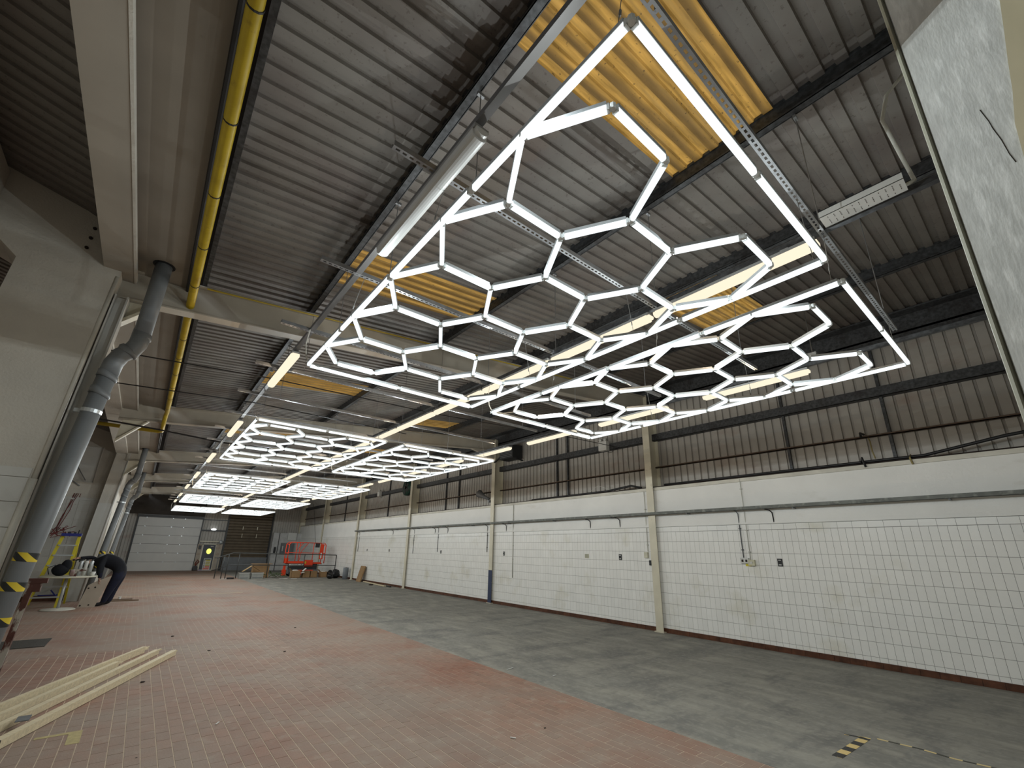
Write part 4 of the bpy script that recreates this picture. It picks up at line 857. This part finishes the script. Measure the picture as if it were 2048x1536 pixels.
for k, (dx, h, M, lab) in enumerate([(.09, .16, mat('pale_pink_tub', (.55, .38, .36), .5), 'small pink tub on the round table right of the black bag'), (.52, .10, PAPER, 'white cup near the right rim of the round table')]):
    o = thing('cup', lab, 'cup', (tx+dx, ty-.08, zt)); part('body', MB().lathe([(.045, 0), (.055, h*.6), (.06, h)], 14, (tx+dx, ty-.08, zt)), M, o, True); part('lid', MB().lathe([(.062, h), (.058, h+.012)], 14, (tx+dx, ty-.08, zt)), WHITEP, o)
for k, (dx, M, lab) in enumerate([(.21, ALU, 'tall silver canister left of the pair on the table'), (.32, WHITEP, 'tall white canister in the middle of the table items'), (.43, ALU, 'silver canister right of the white one on the table')]):
    o = thing('canister', lab, 'canister', (tx+dx, ty+.05, zt), 'canisters on the round table'); part('body', MB().lathe([(.045, 0), (.045, .38), (.03, .41)], 14, (tx+dx, ty+.05, zt)), M, o, True); part('cap', MB().lathe([(.03, .41), (.03, .45)], 10, (tx+dx, ty+.05, zt)), BLACKP, o)
solo('drill', MB().box(tx+.14, tx+.30, ty-.26, ty-.20, zt+.13, zt+.19).box(tx+.14, tx+.19, ty-.26, ty-.20, zt, zt+.14).tube([(tx+.30, ty-.23, zt+.16), (tx+.37, ty-.23, zt+.16)], .012, 6), RUST, 'small dark red power drill standing on the round table', 'drill', (tx+.2, ty-.23, zt))
ld = thing('stepladder', 'yellow fibreglass stepladder with a blue top cap behind the table', 'ladder', (-1.8, 18.9, 0))
ly = 18.75
A0, A1, B0, B1 = Vector((-2.13, ly, 0)), Vector((-1.83, ly+.35, 2.0)), Vector((-1.50, ly, 0)), Vector((-1.47, ly+.35, 2.0))
for a, b in ((A0, A1), (B0, B1)): part('stile', MB().bar(a, b, .075, .04), YEL, ld)
for k in range(1, 7):
    t = k/7; part('tread', MB().bar(A0.lerp(A1, t), B0.lerp(B1, t), .08, .035), ALU, ld)
for a, b in ((Vector((-2.2, ly+1.15, 0)), A1), (Vector((-1.43, ly+1.15, 0)), B1)): part('rear_leg', MB().bar(a, b, .05, .03), YEL, ld)
part('rear_brace', MB().bar((-2.1, ly+.85, .5), (-1.44, ly+.85, .5), .03, .03).bar((-2.15, ly+1.0, .25), (-1.5, ly+.95, .6), .02, .02), ALU, ld)
part('blue_brace', MB().bar((-2.0, ly+.6, .30), (-1.55, ly+.6, .30), .03, .03).bar((-1.75, ly+.5, .45), (-1.5, ly+.5, .15), .03, .03), BLUE, ld)
part('top_cap', MB().box(-1.87, -1.43, ly+.22, ly+.46, 1.98, 2.06), BLUE, ld)
solo('top_tools', MB().box(-1.75, -1.68, ly+.3, ly+.36, 2.06, 2.11).tube([(-1.52, ly+.34, 2.06), (-1.51, ly+.34, 2.16)], .02, 6).box(-1.62, -1.56, ly+.3, ly+.4, 2.06, 2.10), BLACKP, 'few small tools lying on the blue ladder cap', 'tools', (-1.6, ly+.3, 2.06))
mb = MB()
for k in range(9):
    q = random.uniform(-.10, .10); pts = [(-2.30+.14*j*.5+q+random.uniform(-.03, .03), 20.8, 3.75-.2*j) for j in range(1)]
    pts = [(-1.98-.05*j+q+random.uniform(-.03, .03), 20.93+abs(q), 3.4-.28*j) for j in range(5)]+[(-2.2+random.uniform(-.2, .4), 20.7, 2.0+random.uniform(-.1, .1)), (-2.0+random.uniform(-.3, .3), 20.7, 2.25+random.uniform(-.2, .1))]
    mb.tube(pts, .009, 5)
solo('red_cable_bundle', mb, mat('dark_red_cable', (.16, .02, .02), .6), 'bundle of dark red cables hanging down the cross wall behind the ladder', 'cable', (-2.1, 20.8, 2.9))
bd = thing('wood_board', 'pale board with holes held upright by the bending worker', 'board', (-.85, 18.6, 0))
part('panel', MB().prism([(-1.04, 0), (-.66, 0), (-.46, .86), (-.82, .68), (-.93, .60)], 'y', 18.53, 18.56), PLY, bd)
mb = MB()
for x, z in ((-.90, .52), (-.76, .54), (-.98, .05), (-.80, .06)): mb.tube([(x, 18.525, z), (x, 18.53, z)], .022, 8)
part('drilled_hole', mb, SOIL, bd)
solo('timber_offcut', MB().box(-.35, .35, 19.9, 20.1, 0, .03).box(-.45, .18, 20.1, 20.3, .0, .05), mat('brown_board', (.16, .10, .06), .7), 'brown timber offcuts on the bricks behind the worker', 'timber', (-.1, 20.1, 0))
solo('paper_cup', MB().lathe([(.03, .05), (.04, .12)], 10, (-.15, 20.15, 0)), PAPER, 'tiny white cup standing on the brown offcuts', 'cup', (-.15, 20.15, .05))
# worker ------------------------------------------------------------------
wk = thing('person', 'worker in black top and dark trousers bending over to grip a pale board', 'person', (-.45, 18.75, 0))
def skin(name, verts, edges_, rad, par, levels=2):
    me = bpy.data.meshes.new(name); me.from_pydata(verts, edges_, []); me.update()
    o = bpy.data.objects.new(name, me); COL.objects.link(o)
    mo = o.modifiers.new('s', 'SKIN'); mo.use_smooth_shade = True; o.modifiers.new('d', 'SUBSURF').levels = levels
    for i, r_ in enumerate(rad):
        sv = me.skin_vertices[0].data[i]; sv.radius = r_ if isinstance(r_, tuple) else (r_, r_); sv.use_root = (i == 0)
    bpy.context.view_layer.update()
    dg = bpy.context.evaluated_depsgraph_get(); me2 = bpy.data.meshes.new_from_object(o.evaluated_get(dg)); me2.name = name
    bpy.data.objects.remove(o); q = link(name, me2, par)
    off = wpos(par)
    for v in me2.vertices: v.co -= off
    return q
yc = 18.80
V = [(-.28, yc, .98), (-.33, yc, 1.10), (-.50, yc, 1.24), (-.70, yc, 1.28), (-.88, yc, 1.25), (-.97, yc-.01, 1.23), (-1.02, yc-.02, 1.21),
     (-.30, yc-.13, .88), (-.42, yc-.15, .50), (-.50, yc-.16, .12), (-.53, yc-.16, .065), (-.70, yc-.18, .05),
     (-.26, yc+.13, .88), (-.34, yc+.15, .50), (-.38, yc+.16, .12), (-.41, yc+.16, .065), (-.58, yc+.17, .05),
     (-.78, yc-.22, 1.18), (-.76, yc-.29, .98), (-.72, yc-.27, .82), (-.715, yc-.26, .78),
     (-.86, yc+.21, 1.25), (-1.06, yc+.20, 1.37), (-1.26, yc+.08, 1.36), (-1.33, yc+.04, 1.35)]
Ed = [(0, 1), (1, 2), (2, 3), (3, 4), (4, 5), (5, 6), (0, 7), (7, 8), (8, 9), (9, 10), (10, 11), (0, 12), (12, 13), (13, 14), (14, 15), (15, 16), (4, 17), (17, 18), (18, 19), (19, 20), (4, 21), (21, 22), (22, 23), (23, 24)]
RR = [(.20, .21), (.185, .20), (.18, .22), (.17, .23), (.13, .17), (.08, .08), (.06, .06), .155, .115, .075, .06, .05, .155, .115, .075, .06, .05, .105, .085, .05, .036, .085, .062, .042, .034]
body = skin('body', V, Ed, RR, wk)
for M in (CLOTH, JEANS, SKIN, DARKG): body.data.materials.append(M)
off = wpos(wk)
for p in body.data.polygons:
    c = Vector(p.center)+off; i = 0
    if c.z < .95: i = 1 if c.x > -.75 else 0
    if c.z < .11: i = 3
    if c.x < -.985 and c.z < 1.30: i = 2
    if c.y < yc-.2 and .70 < c.z < .80 and c.x < -.64: i = 2
    if c.x < -1.29: i = 2
    p.material_index = i
def hand(base, d, up, side, par, lab=None):
    """palm with four curled fingers and a thumb leaving the side of the palm"""
    b = Vector(base); d = Vector(d).normalized(); u = Vector(up).normalized(); s = d.cross(u).normalized()*side
    P = lambda a, c, e_: tuple(b+d*a+s*c+u*e_)
    V = [P(-.02, 0, 0), P(.04, 0, 0), P(.075, 0, 0)]; E_ = [(0, 1), (1, 2)]; rr = [(.022, .03), (.018, .036), (.016, .036)]
    for k, (c, L) in enumerate(((-.033, .062), (-.011, .075), (.011, .070), (.032, .052))):
        n = len(V); V += [P(.085, c, 0), P(.085+L*.45, c, -.012), P(.085+L*.75, c*.95, -.036), P(.085+L*.7, c*.9, -.058)]; E_ += [(2, n), (n, n+1), (n+1, n+2), (n+2, n+3)]; rr += [.0095, .009, .008, .007]
    n = len(V); V += [P(.025, -.040, -.006), P(.055, -.062, -.022), P(.08, -.060, -.045)]; E_ += [(1, n), (n, n+1), (n+1, n+2)]; rr += [.012, .0105, .009]
    h = skin('hand', V, E_, rr, par, 1); h.data.materials.append(SKIN); return h
hand((-.715, yc-.26, .77), (-.05, .1, -1), (-1, 0, 0), 1, wk); hand((-1.33, yc+.04, 1.35), (-1, -.1, -.1), (0, 0, 1), 1, wk)
# head: hangs forward looking down at the board
hc = Vector((-1.08, yc-.04, 1.19)); hd = (Vector((-.55, -.05, -.85))).normalized()   # crown direction is opposite of neck
hm = MB().ball((0, 0, 0), .105, 16, 12, (.92, .78, 1.12)); Mh = Matrix.Translation(hc) @ Matrix.Rotation(R(-118), 4, 'Y')
hm.ball((.095, 0, -.02), .022, 8, 6, (1, .7, 1.2)).ball((.02, .085, -.02), .025, 8, 6, (.7, .4, 1.1)).ball((.02, -.085, -.02), .025, 8, 6, (.7, .4, 1.1)).ball((.07, 0, -.085), .035, 8, 6, (1, 1, .6))
hm.v = [tuple(Mh @ Vector(v)) for v in hm.v]
hdm = part('head', hm, SKIN, wk, True)
fm = MB().ball((.088, .033, .012), .011, 8, 6).ball((.088, -.033, .012), .011, 8, 6).box(.092, .100, -.022, .022, -.066, -.060); fm.v = [tuple(Mh @ Vector(v)) for v in fm.v]
part('eyes_and_mouth', fm, HAIR, hdm)
hm = MB().ball((-.018, 0, .022), .112, 16, 10, (.92, .84, 1.06)); hm.v = [tuple(Mh @ Vector(v)) for v in hm.v]; part('hair', hm, HAIR, wk, True)
# item in the raised hand
solo('hand_tool', MB().tube([(-1.18, yc+.0, 1.32), (-1.44, yc+.02, 1.30)], .022, 8).box(-1.30, -1.2, yc-.03, yc+.03, 1.24, 1.31), BLACKP, 'small dark tool held in the raised hand of the worker', 'tool', (-1.3, yc, 1.3))
# ================================================================= TIMBERS, TAPES, DEBRIS
tw = [((-.66, 6.45, .045), (.82, 10.02, .045), .075, .075, 'pale timber beam, right of the bundle on the bricks'), ((-.84, 6.75, .04), (.60, 10.28, .04), .07, .07, 'pale timber beam, second from the right of the bundle'), ((-.98, 6.95, .04), (.10, 9.6, .04), .06, .07, 'shorter split timber beam third in the bundle'), ((-1.12, 7.1, .055), (.42, 10.5, .055), .05, .10, 'pale timber beam, left of the bundle with a bright top edge')]
for k, (a, b, w, h, lab) in enumerate(tw):
    o = thing('timber_beam', lab, 'timber', ((a[0]+b[0])/2, (a[1]+b[1])/2, 0), 'pale timber beams on the bricks')
    a = Vector(a); b = Vector(b); m_ = MB(); n = 5
    m_.bar(a, b, w, h); part('beam', m_, WOODL, o)
    d = (b-a).normalized(); m_ = MB()
    for q in range(4): m_.bar(b-d*.05+Vector((random.uniform(-.03, .03), 0, random.uniform(-.02, .03))), b+d*random.uniform(.05, .18)+Vector((random.uniform(-.03, .03), 0, random.uniform(-.02, .02))), .018, .012)
    part('splintered_end', m_, WOODL, o)
    part('dark_end', MB().bar(a-d*.004, a+d*.05, w+.004, h+.004), SOIL, o)
solo('metal_plate', MB().box(-.60, -.50, 7.0, 7.18, .082, .09), GREYP, 'small dark metal plate lying on the timber beams', 'plate', (-.55, 7.1, .08))
def tape(pts, w, lab, M=TAPEF):
    m_ = MB()
    for a, b in zip(pts, pts[1:]): m_.bar((*a, .0015), (*b, .0015), w, .002)
    return solo('floor_tape', m_, M, lab, 'tape', (*pts[0], 0), 'hazard tape stuck on the screed')
TA = stripes('floor_tape_diagonal', (.02, .02, .02), (.66, .50, .20), 4.2, (1, 0, 0))
tape([(5.50, 1.80), (6.28, 1.76)], .085, 'short broad piece of yellow and black hazard tape lying on the screed', TA)
tape([(6.22, 1.93), (6.30, 1.72)], .03, 'small torn curl of pale tape at the end of the broad tape piece')
tape([(6.36, 1.68), (6.40, 1.35), (6.37, 1.1), (6.42, .8)], .03, 'thin twisted strip of yellow and black tape running towards the right edge', stripes('floor_tape_strip', (.03, .03, .02), (.66, .52, .24), 5.5, (0, 1, 0)))
for k, (x, y, w, a, lab) in enumerate([(4.98, 6.06, .17, 15, 'white plastic sliver on the screed near the brick edge'), (5.28, 5.36, .07, 0, 'tiny white fragment on the screed right of the sliver'), (3.30, 3.95, .06, 120, 'small white splinter on the red bricks in the foreground'), (1.02, 6.1, .07, 60, 'small pale splinter on the bricks at lower centre'), (2.35, 12.2, .10, 20, 'small white paper scrap far out on the bricks')]):
    d = Vector((math.cos(R(a)), math.sin(R(a)), 0))*w/2; c = Vector((x, y, .006)); solo('white_fragment', MB().bar(c-d, c+d, .012, .006), PAPER, lab, 'fragment', (x, y, 0), 'pale fragments on the floor')
for k, (x, y, s, lab) in enumerate([(1.34, 10.1, .035, 'dark round lump on the bricks beyond the timber tips'), (.407, 8.37, .04, 'dark curled lump on the bricks right of the timbers'), (3.19, 11.8, .035, 'dark crumb left of the white paper scrap'), (2.4, 9.3, .03, 'brown leaf on the bricks in mid floor'), (3.74, 3.95, .02, 'dark pebble on the bricks at lower right'), (1.3, 6.6, .012, 'tiny black pebble on the bricks at lower centre'), (.36, 5.6, .012, 'tiny dark pebble at the bottom left of the bricks'), (.9, 12.0, .04, 'brown crumb on the distant bricks left of centre')]):
    solo('floor_crumb', MB().ball((x, y, s*.2), s*.6, 7, 4, (1.3, .8, .35), .25), SOIL, lab, 'debris', (x, y, 0), 'dark crumbs on the floor')
solo('faded_tape_mark', MB().box(-.16, -.06, 6.30, 6.68, 0, .002).box(-.40, -.16, 6.62, 6.68, 0, .002), mat('faded_yellow', (.50, .42, .20), .8, 0, .15, 20), 'faded yellow tape corner mark on the bricks by the timbers', 'tape', (-.1, 6.5, 0))
solo('faded_line', MB().box(-.40, 3.6, 21.40, 21.50, .0005, .002), mat('faded_line_paint', (.52, .46, .32), .9, 0, .1, 9), 'faded pale line painted across the distant bricks', 'line', (1.6, 21.4, 0))
solo('mortar_spill', MB().lathe([(.01, .002), (.5, .0015)], 18, (0, 0, 0)), over(mat('pale_mortar', (.42, .38, .28), .9, 0, .1, 6), (.30, .25, .18), 4, (.5, .7), amount=.5), 'pale dried mortar patch at the brick and screed edge', 'patch', (4.35, 5.7, 0)).scale = (.85, .62, 1)
